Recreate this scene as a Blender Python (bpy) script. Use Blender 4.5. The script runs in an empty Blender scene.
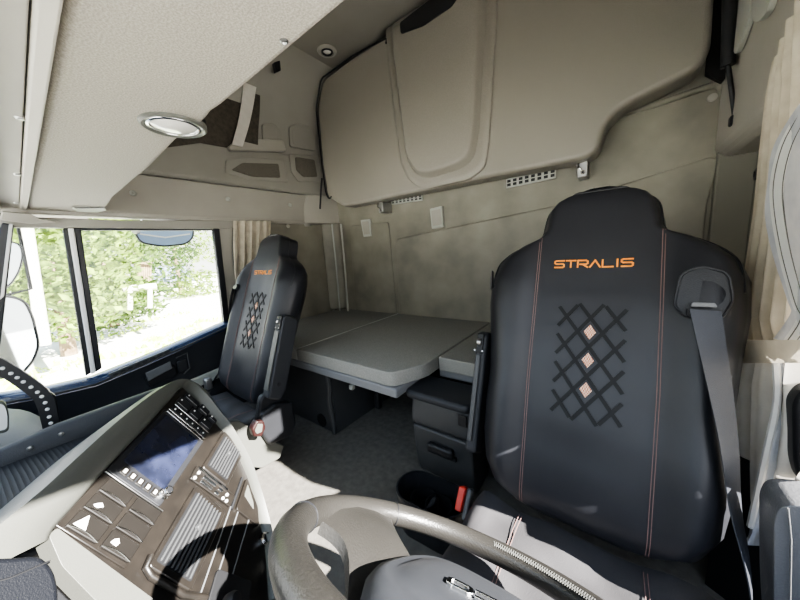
import bpy, bmesh, math, random
from mathutils import Vector, Matrix, noise
random.seed(7)
V = Vector
COL = bpy.context.scene.collection
R = math.radians

# ------------------------------------------------------------------ camera solved from the photo's vanishing lines
F_PX = 290.0
cu = V((-385, -22, F_PX)).normalized()
cv = V((222, -64, F_PX)); cv = (cv - cu * cv.dot(cu)).normalized()
cw = cu.cross(cv)
if cw.y < 0: cw = -cw
ROWS = (-cu, cv, -cw)                       # world X, Y, Z written in camera axes (right, down, forward)
EYE = V((0, 0, 0.85))

def ray(x, y):
    d = V((x - 400, y - 300, F_PX))
    return V((ROWS[0].dot(d), ROWS[1].dot(d), ROWS[2].dot(d)))
def on(x, y, n, c):
    d = ray(x, y)
    return EYE + d * ((c - EYE).dot(n) / d.dot(n))
def PX(x, y, v): return on(x, y, V((1, 0, 0)), V((v, 0, 0)))
def PY(x, y, v): return on(x, y, V((0, 1, 0)), V((0, v, 0)))
def PZ(x, y, v): return on(x, y, V((0, 0, 1)), V((0, 0, v)))

# ------------------------------------------------------------------ materials
def lin(h):
    h = h.lstrip('#'); o = []
    for i in (0, 2, 4):
        c = int(h[i:i+2], 16) / 255
        o.append(c / 12.92 if c <= .04045 else ((c + .055) / 1.055) ** 2.4)
    return (*o, 1)

def mat(name, hexa, rough=.6, metal=0, vary=0, vscale=6, bump=0, bscale=200, hex2=None, spec=.5, detail=3, coat=0):
    m = bpy.data.materials.new(name); m.use_nodes = True
    nt = m.node_tree; b = nt.nodes['Principled BSDF']
    c = lin(hexa)
    b.inputs['Base Color'].default_value = c
    b.inputs['Roughness'].default_value = rough
    b.inputs['Metallic'].default_value = metal
    b.inputs['Specular IOR Level'].default_value = spec
    if coat:
        b.inputs['Coat Weight'].default_value = coat; b.inputs['Coat Roughness'].default_value = .08
    tc = nt.nodes.new('ShaderNodeTexCoord')
    if vary or hex2:
        n = nt.nodes.new('ShaderNodeTexNoise'); n.inputs['Scale'].default_value = vscale; n.inputs['Detail'].default_value = detail
        nt.links.new(tc.outputs['Object'], n.inputs['Vector'])
        r = nt.nodes.new('ShaderNodeValToRGB')
        r.color_ramp.elements[0].position = .32; r.color_ramp.elements[1].position = .68
        r.color_ramp.elements[0].color = c
        c2 = lin(hex2) if hex2 else tuple(min(1, x * (1 + vary)) for x in c[:3]) + (1,)
        r.color_ramp.elements[1].color = c2
        nt.links.new(n.outputs['Fac'], r.inputs['Fac']); nt.links.new(r.outputs['Color'], b.inputs['Base Color'])
    if bump:
        n2 = nt.nodes.new('ShaderNodeTexNoise'); n2.inputs['Scale'].default_value = bscale; n2.inputs['Detail'].default_value = 2
        nt.links.new(tc.outputs['Object'], n2.inputs['Vector'])
        bp = nt.nodes.new('ShaderNodeBump'); bp.inputs['Strength'].default_value = bump; bp.inputs['Distance'].default_value = .002
        nt.links.new(n2.outputs['Fac'], bp.inputs['Height']); nt.links.new(bp.outputs['Normal'], b.inputs['Normal'])
    return m

def weave_mat(name, hexa, hex2, scale=320, rough=.8):
    m = mat(name, hexa, rough, bump=.25, bscale=scale)
    nt = m.node_tree; b = nt.nodes['Principled BSDF']
    tc = nt.nodes.new('ShaderNodeTexCoord')
    n = nt.nodes.new('ShaderNodeTexNoise'); n.inputs['Scale'].default_value = scale; n.inputs['Detail'].default_value = 2
    nt.links.new(tc.outputs['Object'], n.inputs['Vector'])
    r = nt.nodes.new('ShaderNodeValToRGB')
    r.color_ramp.elements[0].position = .4; r.color_ramp.elements[1].position = .62
    r.color_ramp.elements[0].color = lin(hexa); r.color_ramp.elements[1].color = lin(hex2)
    nt.links.new(n.outputs['Fac'], r.inputs['Fac']); nt.links.new(r.outputs['Color'], b.inputs['Base Color'])
    return m

def glass_mat(name, tint=(1, 1, 1, 1), refl=.06):
    m = bpy.data.materials.new(name); m.use_nodes = True
    nt = m.node_tree; nt.nodes.clear()
    out = nt.nodes.new('ShaderNodeOutputMaterial'); mix = nt.nodes.new('ShaderNodeMixShader')
    tr = nt.nodes.new('ShaderNodeBsdfTransparent'); gl = nt.nodes.new('ShaderNodeBsdfGlossy')
    tr.inputs['Color'].default_value = tint; gl.inputs['Roughness'].default_value = .02
    mix.inputs['Fac'].default_value = refl
    nt.links.new(tr.outputs[0], mix.inputs[1]); nt.links.new(gl.outputs[0], mix.inputs[2]); nt.links.new(mix.outputs[0], out.inputs[0])
    return m

def cloth_mat(name, hexa, hex2, trans=.35, vscale=25):
    m = mat(name, hexa, .9, hex2=hex2, vscale=vscale, bump=.2, bscale=400)
    nt = m.node_tree; b = nt.nodes['Principled BSDF']
    out = nt.nodes['Material Output']
    t = nt.nodes.new('ShaderNodeBsdfTranslucent'); t.inputs['Color'].default_value = lin(hexa)
    mx = nt.nodes.new('ShaderNodeMixShader'); mx.inputs['Fac'].default_value = trans
    nt.links.new(b.outputs[0], mx.inputs[1]); nt.links.new(t.outputs[0], mx.inputs[2]); nt.links.new(mx.outputs[0], out.inputs[0])
    return m

def leaf_mat(name, h1, h2):
    m = mat(name, h1, .6, hex2=h2, vscale=3.5, detail=6)
    return m

M = {}
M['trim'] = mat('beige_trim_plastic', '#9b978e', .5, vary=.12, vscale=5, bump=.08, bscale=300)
M['trim_dark'] = mat('dark_trim_plastic', '#8d8a82', .55, vary=.12, vscale=5, bump=.08, bscale=300)  # slightly darker tone of the trim plastic
M['trim_light'] = mat('pale_grey_trim', '#a9aaa2', .4, vary=.06, vscale=4)
M['wall'] = mat('felt_wall', '#928e80', .45, hex2='#716d63', vscale=4.5, detail=7, bump=.15, bscale=500)
M['ceiling'] = mat('headlining', '#87837b', .85, vary=.1, vscale=4, bump=.15, bscale=500)
M['shelf'] = weave_mat('shelf_fabric', '#918c82', '#a7a297', 420, .85)
M['bunk'] = weave_mat('bunk_vinyl', '#878279', '#918c82', 500, .42)
M['mattress'] = weave_mat('mattress_fabric', '#7d7c77', '#908f89', 420, .9)
M['frame'] = mat('grey_frame_metal', '#737476', .55, bump=.05)
M['leather'] = mat('black_leather', '#1f2024', .4, vary=.25, vscale=9, bump=.12, bscale=700, spec=.4)
M['leather_side'] = mat('black_leatherette_bolster', '#212328', .38, vary=.2, vscale=7, bump=.3, bscale=300)
M['cushion'] = mat('black_seat_fabric', '#323133', .65, vary=.3, vscale=12, bump=.3, bscale=600)
M['lattice'] = mat('embossed_lattice_leather', '#0a0a0c', .6, spec=.35)
M['orange'] = mat('orange_thread', '#ef9a32', .5, hex2='#d9801c', vscale=60)
M['stitch'] = mat('rose_stitching', '#6f5753', .7)
M['diamond'] = None
M['black'] = mat('black_plastic', '#1b1c1f', .45, vary=.2, vscale=8, bump=.2, bscale=500)
M['black_soft'] = mat('soft_black_plastic', '#26282c', .6, vary=.2, vscale=8, bump=.3, bscale=450)
M['dark'] = mat('very_dark_plastic', '#0c0d10', .6)
M['grey'] = mat('mid_grey_plastic', '#5e5f60', .5, vary=.1, vscale=8, bump=.2, bscale=450)
M['charcoal'] = mat('charcoal_plastic', '#3b3c3d', .5, vary=.15, vscale=8, bump=.2, bscale=450)
M['silver'] = mat('silver_grey_plastic', '#52534e', .42, vary=.08, vscale=8, bump=.15, bscale=500)
M['fascia'] = mat('fascia_black', '#161412', .33, hex2='#1e1b18', vscale=30, detail=6, bump=.08, bscale=400)
M['button'] = mat('switch_plastic', '#141210', .4, vary=.2, vscale=40)
M['chrome'] = mat('chrome', '#d8d8d8', .15, metal=1)
M['steel'] = mat('satin_steel', '#a9a9a8', .35, metal=1)
M['white'] = mat('white_print', '#f2f0ec', .5)
M['screen'] = mat('display_glass', '#0f1119', .2, hex2='#2b3048', vscale=16, detail=5, spec=.6)
M['carpet'] = mat('dark_floor_mat', '#57544f', .85, hex2='#68655f', vscale=40, detail=6, bump=.6, bscale=350)
M['webbing'] = mat('seat_belt_webbing', '#23262d', .55, bump=.3, bscale=700)
M['red'] = mat('red_plastic', '#c0392b', .4)
M['maroon'] = mat('maroon_plastic', '#200a08', .45)
M['wheel'] = mat('steering_wheel_leather', '#262523', .32, vary=.15, vscale=12, bump=.35, bscale=330)
M['hub'] = mat('hub_leather', '#2b2d31', .5, bump=.15, bscale=900)
M['curtain'] = cloth_mat('beige_curtain', '#cdc4b2', '#b6ac9a', .1)
M['curtain_lining'] = cloth_mat('white_curtain_lining', '#c9cacd', '#a9acb6', .15)
M['hem'] = cloth_mat('white_hem_tape', '#e6e6e4', '#dcdcda', .15)
M['curtain_band'] = cloth_mat('curtain_tie_fabric', '#e0dcd4', '#d2cdc4', .16)
M['glass'] = glass_mat('window_glass', (.97, .99, .98, 1), .03)
M['mirror_glass'] = mat('mirror_glass', '#e8eef2', .03, metal=1)
M['blue_glass'] = mat('tinted_mirror_back', '#8ea3c4', .12, vary=.3, vscale=2)
M['lens'] = mat('frosted_lens', '#d8d6cf', .15, vary=.1, vscale=30, coat=.5)
M['sill'] = mat('sill_sky_tint_gloss', '#22314a', .22, coat=.8)  # black plastic; the reflected sky is put into its blue base colour
M['net'] = mat('dark_net', '#4d473d', .8, hex2='#3a352e', vscale=60)
M['mesh_grille'] = None
M['ground'] = mat('pale_gravel', '#d9d5cb', .9, hex2='#efece4', vscale=.7, detail=8)
M['grass'] = mat('grass_blades', '#8fae3a', .7, hex2='#c9d86a', vscale=2)
M['leaf1'] = leaf_mat('leaves_bright', '#3c5518', '#93ab45')
M['leaf2'] = leaf_mat('leaves_mid', '#283d14', '#6f8a35')
M['leaf3'] = leaf_mat('leaves_dark', '#1a2a10', '#456022')
M['bark'] = mat('bark', '#6e5a44', .9, hex2='#8d7b64', vscale=8)
M['pale_bark'] = mat('pale_bark', '#d8d4c8', .8, hex2='#b8b4a8', vscale=6)
M['wood'] = mat('weathered_boards', '#6a5a44', .8, hex2='#8c7a5e', vscale=6)
M['roof'] = mat('grey_roofing', '#7d8694', .7)
M['plaster'] = mat('pale_plaster', '#e6e2d6', .8)
M['binnacle'] = mat('binnacle_grain', '#0d0f14', .6, bump=.3, bscale=500, spec=.2)
M['thread'] = mat('grey_thread', '#5c5c59', .7)
M['pillar'] = mat('dark_pillar_trim', '#6e6c62', .55, vary=.1, vscale=6)  # darker grey-green trim tone for the driver-side pillar
M['mat'] = mat('ribbed_rubber', '#131519', .7)
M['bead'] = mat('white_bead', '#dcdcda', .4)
M['pad'] = mat('sunlit_pad_leather', '#5c5d60', .4, bump=.4, bscale=300)  # black leather, base colour lightened to stand in for sunlight on it

def diamond_mat():
    m = bpy.data.materials.new('orange_white_dot_weave'); m.use_nodes = True
    nt = m.node_tree; b = nt.nodes['Principled BSDF']; b.inputs['Roughness'].default_value = .6
    tc = nt.nodes.new('ShaderNodeTexCoord'); ck = nt.nodes.new('ShaderNodeTexChecker')
    ck.inputs['Scale'].default_value = 420
    ck.inputs['Color1'].default_value = lin('#a8552c'); ck.inputs['Color2'].default_value = lin('#d5c0ac')
    nt.links.new(tc.outputs['Object'], ck.inputs['Vector']); nt.links.new(ck.outputs['Color'], b.inputs['Base Color'])
    return m
M['diamond'] = diamond_mat()
def grille_mat():
    m = bpy.data.materials.new('perforated_speaker_mesh'); m.use_nodes = True
    nt = m.node_tree; b = nt.nodes['Principled BSDF']; b.inputs['Roughness'].default_value = .7
    tc = nt.nodes.new('ShaderNodeTexCoord'); ck = nt.nodes.new('ShaderNodeTexChecker')
    ck.inputs['Scale'].default_value = 260
    ck.inputs['Color1'].default_value = lin('#7d776c'); ck.inputs['Color2'].default_value = lin('#3a3732')
    mp = nt.nodes.new('ShaderNodeMapping'); mp.inputs['Rotation'].default_value = (R(45), 0, 0)
    nt.links.new(tc.outputs['Object'], mp.inputs['Vector']); nt.links.new(mp.outputs['Vector'], ck.inputs['Vector'])
    nt.links.new(ck.outputs['Color'], b.inputs['Base Color'])
    return m
M['mesh_grille'] = grille_mat()

# ------------------------------------------------------------------ object helpers
ORIGIN = {}
def thing(name, label, cat, loc=(0, 0, 0), group=None):
    o = bpy.data.objects.new(name, None); COL.objects.link(o)
    o.location = loc; o['label'] = label; o['category'] = cat
    o.empty_display_size = .05
    if group: o['group'] = group
    ORIGIN[o] = V(loc); return o
def setting(name, loc=(0, 0, 0)):
    o = bpy.data.objects.new(name, None); COL.objects.link(o)
    o.location = loc; o['kind'] = 'structure'; ORIGIN[o] = V(loc); o.empty_display_size = .05
    return o
def tag(o, label, cat, group=None):
    o['label'] = label; o['category'] = cat
    if group: o['group'] = group
    return o

class MB:
    def __init__(s): s.v = []; s.f = []
    def add(s, vs, fs):
        k = len(s.v); s.v += [V(p) for p in vs]; s.f += [tuple(i + k for i in f) for f in fs]; return s
    def box(s, c, d, rot=None):
        c = V(c); hx, hy, hz = d[0] / 2, d[1] / 2, d[2] / 2
        p = [V((x, y, z)) for x in (-hx, hx) for y in (-hy, hy) for z in (-hz, hz)]
        if rot: p = [rot @ q for q in p]
        return s.add([c + q for q in p], [(0,1,3,2),(4,6,7,5),(0,4,5,1),(2,3,7,6),(0,2,6,4),(1,5,7,3)])
    def frame_box(s, o, ex, ey, ez):          # box spanned by three edge vectors from corner o
        o = V(o); p = [o + ex*i + ey*j + ez*k for i in (0,1) for j in (0,1) for k in (0,1)]
        return s.add(p, [(0,1,3,2),(4,6,7,5),(0,4,5,1),(2,3,7,6),(0,2,6,4),(1,5,7,3)])
    def prism(s, pts, off):
        n = len(pts); off = V(off); pts = [V(p) for p in pts]
        return s.add(pts + [p + off for p in pts],
                     [tuple(range(n)), tuple(range(2*n - 1, n - 1, -1))] + [(i, i + n, (i + 1) % n + n, (i + 1) % n) for i in range(n)])
    def grid(s, rows, closed=False, caps=False):
        nr = len(rows); nc = len(rows[0]); fs = []
        for i in range(nr - 1):
            for j in range(nc if closed else nc - 1):
                j2 = (j + 1) % nc
                fs.append((i*nc + j, i*nc + j2, (i+1)*nc + j2, (i+1)*nc + j))
        if caps: fs += [tuple(range(nc - 1, -1, -1)), tuple((nr-1)*nc + j for j in range(nc))]
        return s.add([p for r in rows for p in r], fs)
    def tube(s, pts, r, n=8, closed=False, caps=True):
        pts = [V(p) for p in pts]; N = len(pts); rows = []
        rr = r if isinstance(r, (list, tuple)) else [r] * N
        up = None
        for i, p in enumerate(pts):
            a = pts[i - 1] if (i > 0 or closed) else p
            b = pts[(i + 1) % N] if (i < N - 1 or closed) else p
            t = (b - a).normalized()
            if up is None:
                up = t.orthogonal().normalized()
            up = (up - t * up.dot(t))
            up = up.normalized() if up.length > 1e-6 else t.orthogonal().normalized()
            sd = t.cross(up)
            rows.append([p + (up * math.cos(2*math.pi*k/n) + sd * math.sin(2*math.pi*k/n)) * rr[i] for k in range(n)])
        if closed: rows.append(rows[0])
        return s.grid(rows, True, caps and not closed)
    def strip(s, pts, widths, nrm, th=.002):   # flat band: centre line, width vectors, normal vector
        rows = []
        for i, p in enumerate(pts):
            p = V(p); w = V(widths[i]) * .5; n = V(nrm[i]) * th
            rows.append([p - w, p + w, p + w + n, p - w + n])
        return s.grid(rows, True, True)
    def disc(s, c, n, r, h, seg=20, r2=None):  # short cylinder or cone along n
        c = V(c); n = V(n).normalized(); a = n.orthogonal().normalized(); b = n.cross(a); r2 = r if r2 is None else r2
        A = [c + (a*math.cos(2*math.pi*k/seg) + b*math.sin(2*math.pi*k/seg))*r for k in range(seg)]
        B = [c + n*h + (a*math.cos(2*math.pi*k/seg) + b*math.sin(2*math.pi*k/seg))*r2 for k in range(seg)]
        return s.grid([A, B], True, True)
    def lathe(s, c, n, prof, seg=28, ax=None):  # prof: (radius, height)
        c = V(c); n = V(n).normalized(); a = (V(ax).normalized() if ax is not None else n.orthogonal().normalized()); b = n.cross(a)
        rows = [[c + n*h + (a*math.cos(2*math.pi*k/seg) + b*math.sin(2*math.pi*k/seg))*r for k in range(seg)] for r, h in prof]
        return s.grid(rows, True, True)
    def build(s, name, m, parent=None, smooth=True, bevel=0, seg=2, subsurf=0, angle=40):
        org = ORIGIN.get(parent, V((0, 0, 0))) if parent is not None else V((0, 0, 0))
        me = bpy.data.meshes.new(name)
        me.from_pydata([p - org for p in s.v], [], s.f)
        bm = bmesh.new(); bm.from_mesh(me)
        bmesh.ops.remove_doubles(bm, verts=bm.verts, dist=1e-6)
        bmesh.ops.recalc_face_normals(bm, faces=bm.faces)
        bm.to_mesh(me); bm.free()
        me.materials.append(m)
        if smooth:
            me.polygons.foreach_set('use_smooth', [True] * len(me.polygons))
            if not subsurf: me.set_sharp_from_angle(angle=R(angle))
        o = bpy.data.objects.new(name, me); COL.objects.link(o)
        if parent is not None: o.parent = parent
        ORIGIN[o] = org
        if bevel:
            b = o.modifiers.new('Bevel', 'BEVEL'); b.width = bevel; b.segments = seg; b.limit_method = 'ANGLE'; b.angle_limit = R(35)
        if subsurf:
            b = o.modifiers.new('Subsurf', 'SUBSURF'); b.levels = subsurf; b.render_levels = subsurf
        return o
    def struct(s, name, m, **k):
        o = s.build(name, m, None, **k); o['kind'] = 'structure'; return o

def fillet(pts, r, seg=5):
    pts = [V(p) for p in pts]; n = len(pts); out = []
    for i, p in enumerate(pts):
        rr = r[i] if isinstance(r, (list, tuple)) else r
        a = pts[i - 1] - p; b = pts[(i + 1) % n] - p
        la, lb = a.length, b.length
        if rr <= 0 or la < 1e-6 or lb < 1e-6: out.append(p); continue
        d = min(rr, la * .48, lb * .48)
        p0 = p + a / la * d; p1 = p + b / lb * d
        for k in range(seg + 1):
            t = k / seg
            out.append(p0 * (1 - t) ** 2 + p * 2 * t * (1 - t) + p1 * t ** 2)
    return out
def smooth_path(pts, k=6, closed=False):
    pts = [V(p) for p in pts]; n = len(pts); out = []
    g = lambda i: pts[i % n] if closed else pts[max(0, min(n - 1, i))]
    for i in range(n if closed else n - 1):
        p0, p1, p2, p3 = g(i - 1), g(i), g(i + 1), g(i + 2)
        for j in range(k):
            t = j / k
            out.append(.5 * ((2*p1) + (p2 - p0)*t + (2*p0 - 5*p1 + 4*p2 - p3)*t*t + (3*p1 - p0 - 3*p2 + p3)*t**3))
    if not closed: out.append(pts[-1])
    return out
def interp(tab, x):
    if x <= tab[0][0]: return tab[0][1]
    for (a, va), (b, vb) in zip(tab, tab[1:]):
        if x <= b: return va + (vb - va) * (x - a) / (b - a)
    return tab[-1][1]

XL, XR, YR, ZC = -1.81, .34, 1.55, 2.04        # passenger wall, driver wall, rear wall, ceiling

# ------------------------------------------------------------------ the cab shell
MB().box((-.72, .45, -.02), (2.5, 2.4, .04)).struct('floor', M['carpet'])
MB().box((-.72, .78, ZC + .02), (2.4, 1.7, .04)).struct('ceiling', M['ceiling'])

wr = setting('wall_rear', (-.75, YR, 0))
MB().box((-.72, YR + .02, 1.02), (2.5, .04, 2.08)).build('wall_panel', M['wall'], wr)
pl = fillet([PY(397, 239, YR), PY(560, 205, YR), PY(722, 153, YR), V((.24, YR, .95)), V((.24, YR, .36)), V((-1.2, YR, .36))], [.03, 0, .05, .02, 0, 0])
MB().prism(pl, (0, -.012, 0)).build('moulded_panel', M['wall'], wr, bevel=.011, seg=4)
# narrow raised strip at the left of the wall and the sloping shoulder under the bunk
MB().prism(fillet([PY(351, 226, YR), PY(389, 222, YR), PY(399, 330, YR), PY(357, 330, YR)], .02), (0, -.008, 0)).build('side_strip', M['wall'], wr, bevel=.005)
MB().tube(fillet([PY(590, 124, 1.545), PY(660, 103, 1.545), PY(722, 82, 1.545), PY(724, 110, 1.545), PY(730, 150, 1.545), PY(741, 152, 1.545)], .03), .011, 10).build('top_bead', M['wall'], wr)
MB().disc(PY(712, 98, 1.549), (0, -1, 0), .013, .008).build('screw_cap', M['trim'], wr, bevel=.002)

# passenger side wall: panel behind the door, header panels, ledges, tapering roof side
wl = setting('wall_left', (XL, .8, 0))
w_ = MB()
w_.box((XL - .02, 1.16, .56), (.04, .82, 1.12))
w_.build('side_panel', M['wall'], wl)
MB().box((XL - .02, .05, .12), (.04, 1.5, .44)).build('lower_panel', M['black_soft'], wl)
yA, yB = -.35, YR
sec = [(XL - .05, 1.085), (XL + .015, 1.085), (XL + .018, 1.105), (XL + .012, 1.115), (XL + .012, 1.285), (XL - .05, 1.285)]
MB().prism([V((x, yA, z)) for x, z in sec], (0, yB - yA, 0)).build('header_panel', M['trim'], wl, bevel=.006)
sec = [(XL - .05, 1.287), (XL + .03, 1.287), (XL + .042, 1.30), (XL + .02, 1.525), (XL - .05, 1.535)]
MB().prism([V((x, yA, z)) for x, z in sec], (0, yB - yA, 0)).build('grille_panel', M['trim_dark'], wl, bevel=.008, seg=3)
rows = []
for z, x in ((1.53, XL), (1.65, XL + .01), (1.78, XL + .05), (1.90, XL + .11), (1.99, XL + .19), (2.045, XL + .28)):
    rows.append([V((x, yA + (yB - yA) * k / 8, z)) for k in range(9)])
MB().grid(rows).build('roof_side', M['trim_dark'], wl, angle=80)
# speaker and pocket cut-outs of the grille panel
XG = XL + .047
def poly(pxs, x): return [PX(a, b, x) for a, b in pxs]
MB().prism(fillet(poly([(225, 160), (245, 157), (284, 160), (287, 183), (250, 181), (224, 174)], XL + .028), .012), (.014, 0, 0)).build('speaker_bezel', M['trim_dark'], wl, bevel=.006)
MB().prism(fillet(poly([(231, 170), (242, 163), (278, 164), (280, 178), (252, 177)], XL + .041), .012), (.006, 0, 0)).build('speaker_mesh', M['mesh_grille'], wl, bevel=.001)
MB().prism(fillet(poly([(288, 154), (317, 156), (321, 183), (297, 182), (290, 172)], XL + .026), .016), (.014, 0, 0)).build('speaker_bezel', M['trim_dark'], wl, bevel=.006)
MB().prism(fillet(poly([(295, 157), (314, 160), (317, 177), (303, 177), (296, 170)], XL + .039), .012), (.006, 0, 0)).build('speaker_mesh', M['mesh_grille'], wl, bevel=.001)
for pp in ([(261, 124), (273, 124), (278, 130), (279, 143), (262, 142)], [(288, 127), (296, 124), (310, 127), (314, 140), (315, 152), (289, 147)]):
    MB().prism(fillet(poly(pp, XL + .03), .02), (.012, 0, 0)).build('storage_pocket', M['trim_dark'], wl, bevel=.01, seg=3)
    c = V((0, 0, 0)); q = poly(pp, XL + .043); 
    for p in q: c += p / len(q)
    MB().prism(fillet([c + (p - c) * .72 for p in q], .015), (.002, 0, 0)).build('pocket_recess', M['trim_dark'], wl, bevel=.002)
# dark net recess behind the strap
MB().prism(poly([(150, 150), (190, 96), (262, 84), (250, 120), (240, 150), (200, 143)], XL + .035), (.004, 0, 0)).build('net_recess', M['net'], wl)
MB().prism(fillet(poly([(226, 148), (232, 143), (262, 140), (281, 141), (284, 152), (228, 152)], XL + .03), .012), (.03, 0, 0)).build('strap_ledge', M['trim'], wl, bevel=.006)
for a, b in ((133, 193), (228, 199), (290, 205), (311, 211)):
    MB().lathe(PX(a, b, XL + .012), (1, 0, 0), [(.013, 0), (.012, .003), (.006, .006), (.003, .004)], 16).build('screw_cap', M['trim_light'], wl)
MB().lathe(PX(288, 226, XL), (1, 0, 0), [(.014, 0), (.013, .005), (.005, .01)], 16).build('hook_button', M['trim'], wl)
# vertical corner trim between side wall and rear wall
MB().tube([PX(331, 222, XL + .012), PX(337, 280, XL + .012), PX(340, 312, XL + .012)], .008).build('corner_bead', M['trim'], wl)
MB().prism([V((XL, YR - .11, .435)), V((XL + .03, YR - .10, .435)), V((XL + .10, YR - .02, .435)), V((XL + .10, YR + .01, .435)), V((XL, YR + .01, .435))], (0, 0, .66)).build('corner_post', M['wall'], wl, bevel=.012, seg=3)
for x0_, x1_ in ((332, 340), (341, 348)): MB().tube([PY(x0_, 224, 1.455), PY((x0_+x1_)/2 + .5, 268, 1.455), PY(x1_, 311, 1.455)], .006).build('corner_bead', M['trim_light'], wl)
MB().tube([PX(326, 224, XL + .003), PX(334, 285, XL + .003), PX(334, 310, XL + .003), PX(325, 316, XL + .003), PX(306, 320, XL + .003)], .005).build('panel_bead', M['trim'], wl)
MB().prism([V((XL - .01, 1.30, 1.06)), V((XL + .02, 1.30, 1.09)), V((XL + .09, YR, 1.09)), V((XL + .09, YR, 1.29)), V((XL + .0, 1.30, 1.29))], (0, .05, 0)).build('corner_gusset', M['trim'], wl, bevel=.02, seg=3)

# driver side wall
wq = setting('wall_right', (XR, .6, 0))
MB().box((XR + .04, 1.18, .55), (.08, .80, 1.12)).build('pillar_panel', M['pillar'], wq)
MB().box((.45, .2, .19), (.06, 1.5, .46)).build('door_lower', M['black_soft'], wq)
MB().box((.45, .2, 1.43), (.06, 1.6, .24)).build('door_header', M['trim'], wq)
MB().box((.45, -.5, .8), (.06, .12, 1.3)).build('front_pillar', M['black_soft'], wq)
MB().prism([V((.245, .75, 1.115)), V((.27, .75, 1.09)), V((.40, .75, 1.09)), V((.40, .75, 2.05)), V((.245, .75, 2.05))], (0, .80, 0)).build('upper_side_box', M['trim'], wq, bevel=.012, seg=3)
MB().box((.36, .1, 1.78), (.1, 1.4, .54)).build('upper_side', M['trim'], wq)
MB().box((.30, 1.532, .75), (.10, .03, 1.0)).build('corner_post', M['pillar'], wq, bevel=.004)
MB().lathe(PX(757, 174, XR), (-1, 0, 0), [(.018, 0), (.018, .004), (.011, .006), (.009, .001)], 20).build('button_socket', M['black'], wq)
# moulded cup-like fittings high on the driver side
for pts in ([(738, -20), (756, -20), (757, 12), (748, 38), (741, 54), (737, 40)], [(758, -20), (782, -20), (776, 8), (766, 20), (759, 18)]):
    MB().prism(fillet([PX(a, b, .243) for a, b in pts], .02), (-.012, 0, 0)).build('moulded_pocket', M['trim_light'], wq, bevel=.006)

# front: firewall, windscreen, roof front
wf = setting('wall_front', (-.7, -.5, 0))
MB().box((-.7, -.62, .3), (2.5, .05, .68)).build('firewall', M['black_soft'], wf)
MB().box((-.7, -.06, 1.63), (2.5, .05, .9)).build('roof_front', M['trim'], wf)
win1 = setting('window_1', (-.7, -.3, .6))
MB().prism([V((-1.78, -.6, .62)), V((.42, -.6, .62)), V((.42, -.075, 1.19)), V((-1.78, -.075, 1.19))], (0, -.004, .004)).build('windscreen_pane', M['glass'], win1)
MB().tube([V((.44, -.6, .60)), V((.44, -.07, 1.19))], .03).build('window_frame', M['black'], win1)

# ------------------------------------------------------------------ passenger door with window and quarter light
d1 = setting('door_1', (XL, .3, 0))
XD = XL
def bar(name, pxs, x, th, m, bev=.004, r=0):
    return MB().prism(fillet(poly(pxs, x), r) if r else poly(pxs, x), (th, 0, 0)).build(name, m, d1, bevel=bev)
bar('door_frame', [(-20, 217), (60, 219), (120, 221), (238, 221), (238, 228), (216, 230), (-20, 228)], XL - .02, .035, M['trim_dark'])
bar('door_frame', [(214, 226), (228, 222), (234, 226), (240, 322), (238, 345), (226, 322)], XL - .02, .03, M['trim'])
bar('door_seal', [(211, 229), (217, 229), (228, 322), (222, 323)], XL - .012, .03, M['black'])
bar('door_seal', [(72, 228), (218, 228.5), (218, 231), (72, 231)], XL - .012, .024, M['black'])
bar('division_bar', [(62, 229), (68, 229), (91, 371), (85, 375)], XL - .012, .03, M['black'])
bar('division_bar', [(67, 229), (73, 229), (95, 371), (90, 373)], XL - .010, .034, M['white'])
bar('division_bar', [(73, 229), (80, 229), (101, 367), (95, 371)], XL - .012, .03, M['black'])
bar('front_pillar', [(2, 224), (14, 226), (6, 300), (-2, 372), (-26, 372), (-14, 290)], XL - .02, .05, M['black'])
bar('pillar_strip', [(9, 224), (13, 224), (4, 296), (0, 300)], XL + .031, .004, M['steel'], .001)
bar('front_pillar', [(-30, 200), (8, 215), (2, 226), (-14, 290), (-30, 372), (-60, 372), (-60, 200)], XL - .04, .05, M['black'])
win2 = setting('window_2', (XL, .3, .5))
MB().prism(poly([(72, 228), (216, 228), (226, 324), (97, 373)], XL - .006), (-.004, 0, 0)).build('window_pane', M['glass'], win2)
win3 = setting('window_3', (XL, .05, .5))
MB().prism(poly([(8, 226), (66, 228), (90, 374), (-12, 396)], XL - .006), (-.004, 0, 0)).build('window_pane', M['glass'], win3)
# sill: sloping shelf under the glass, face below it
def sillrow(dx, dz): return [PX(a, b, XL) + V((dx, 0, dz)) for a, b in ((-30, 401), (0, 394), (50, 386), (92, 377), (140, 358), (185, 339), (226, 321), (240, 316))]
rows = [sillrow(-.03, .0), sillrow(.0, .004), sillrow(.03, .002), sillrow(.055, -.012), sillrow(.06, -.03)]
MB().grid(rows).build('window_sill', M['sill'], d1, angle=60)
rows = [sillrow(.058, -.028), sillrow(.05, -.05), sillrow(.035, -.12), sillrow(.03, -.2), sillrow(.03, -.36)]
MB().grid(rows).build('door_panel', M['black_soft'], d1, angle=60)
a = sillrow(.06, -.02)
MB().tube(a, .004).build('sill_bead', M['black'], d1)
XS = XL + .05
def dbar(name, pxs, x, th, m, bev=.003): return MB().prism(poly(pxs, x), (th, 0, 0)).build(name, m, d1, bevel=bev)
sw = dbar('switch_strip', [(107, 374), (168, 349), (173, 352), (112, 378)], XL + .045, .012, M['charcoal'], .002)
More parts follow.
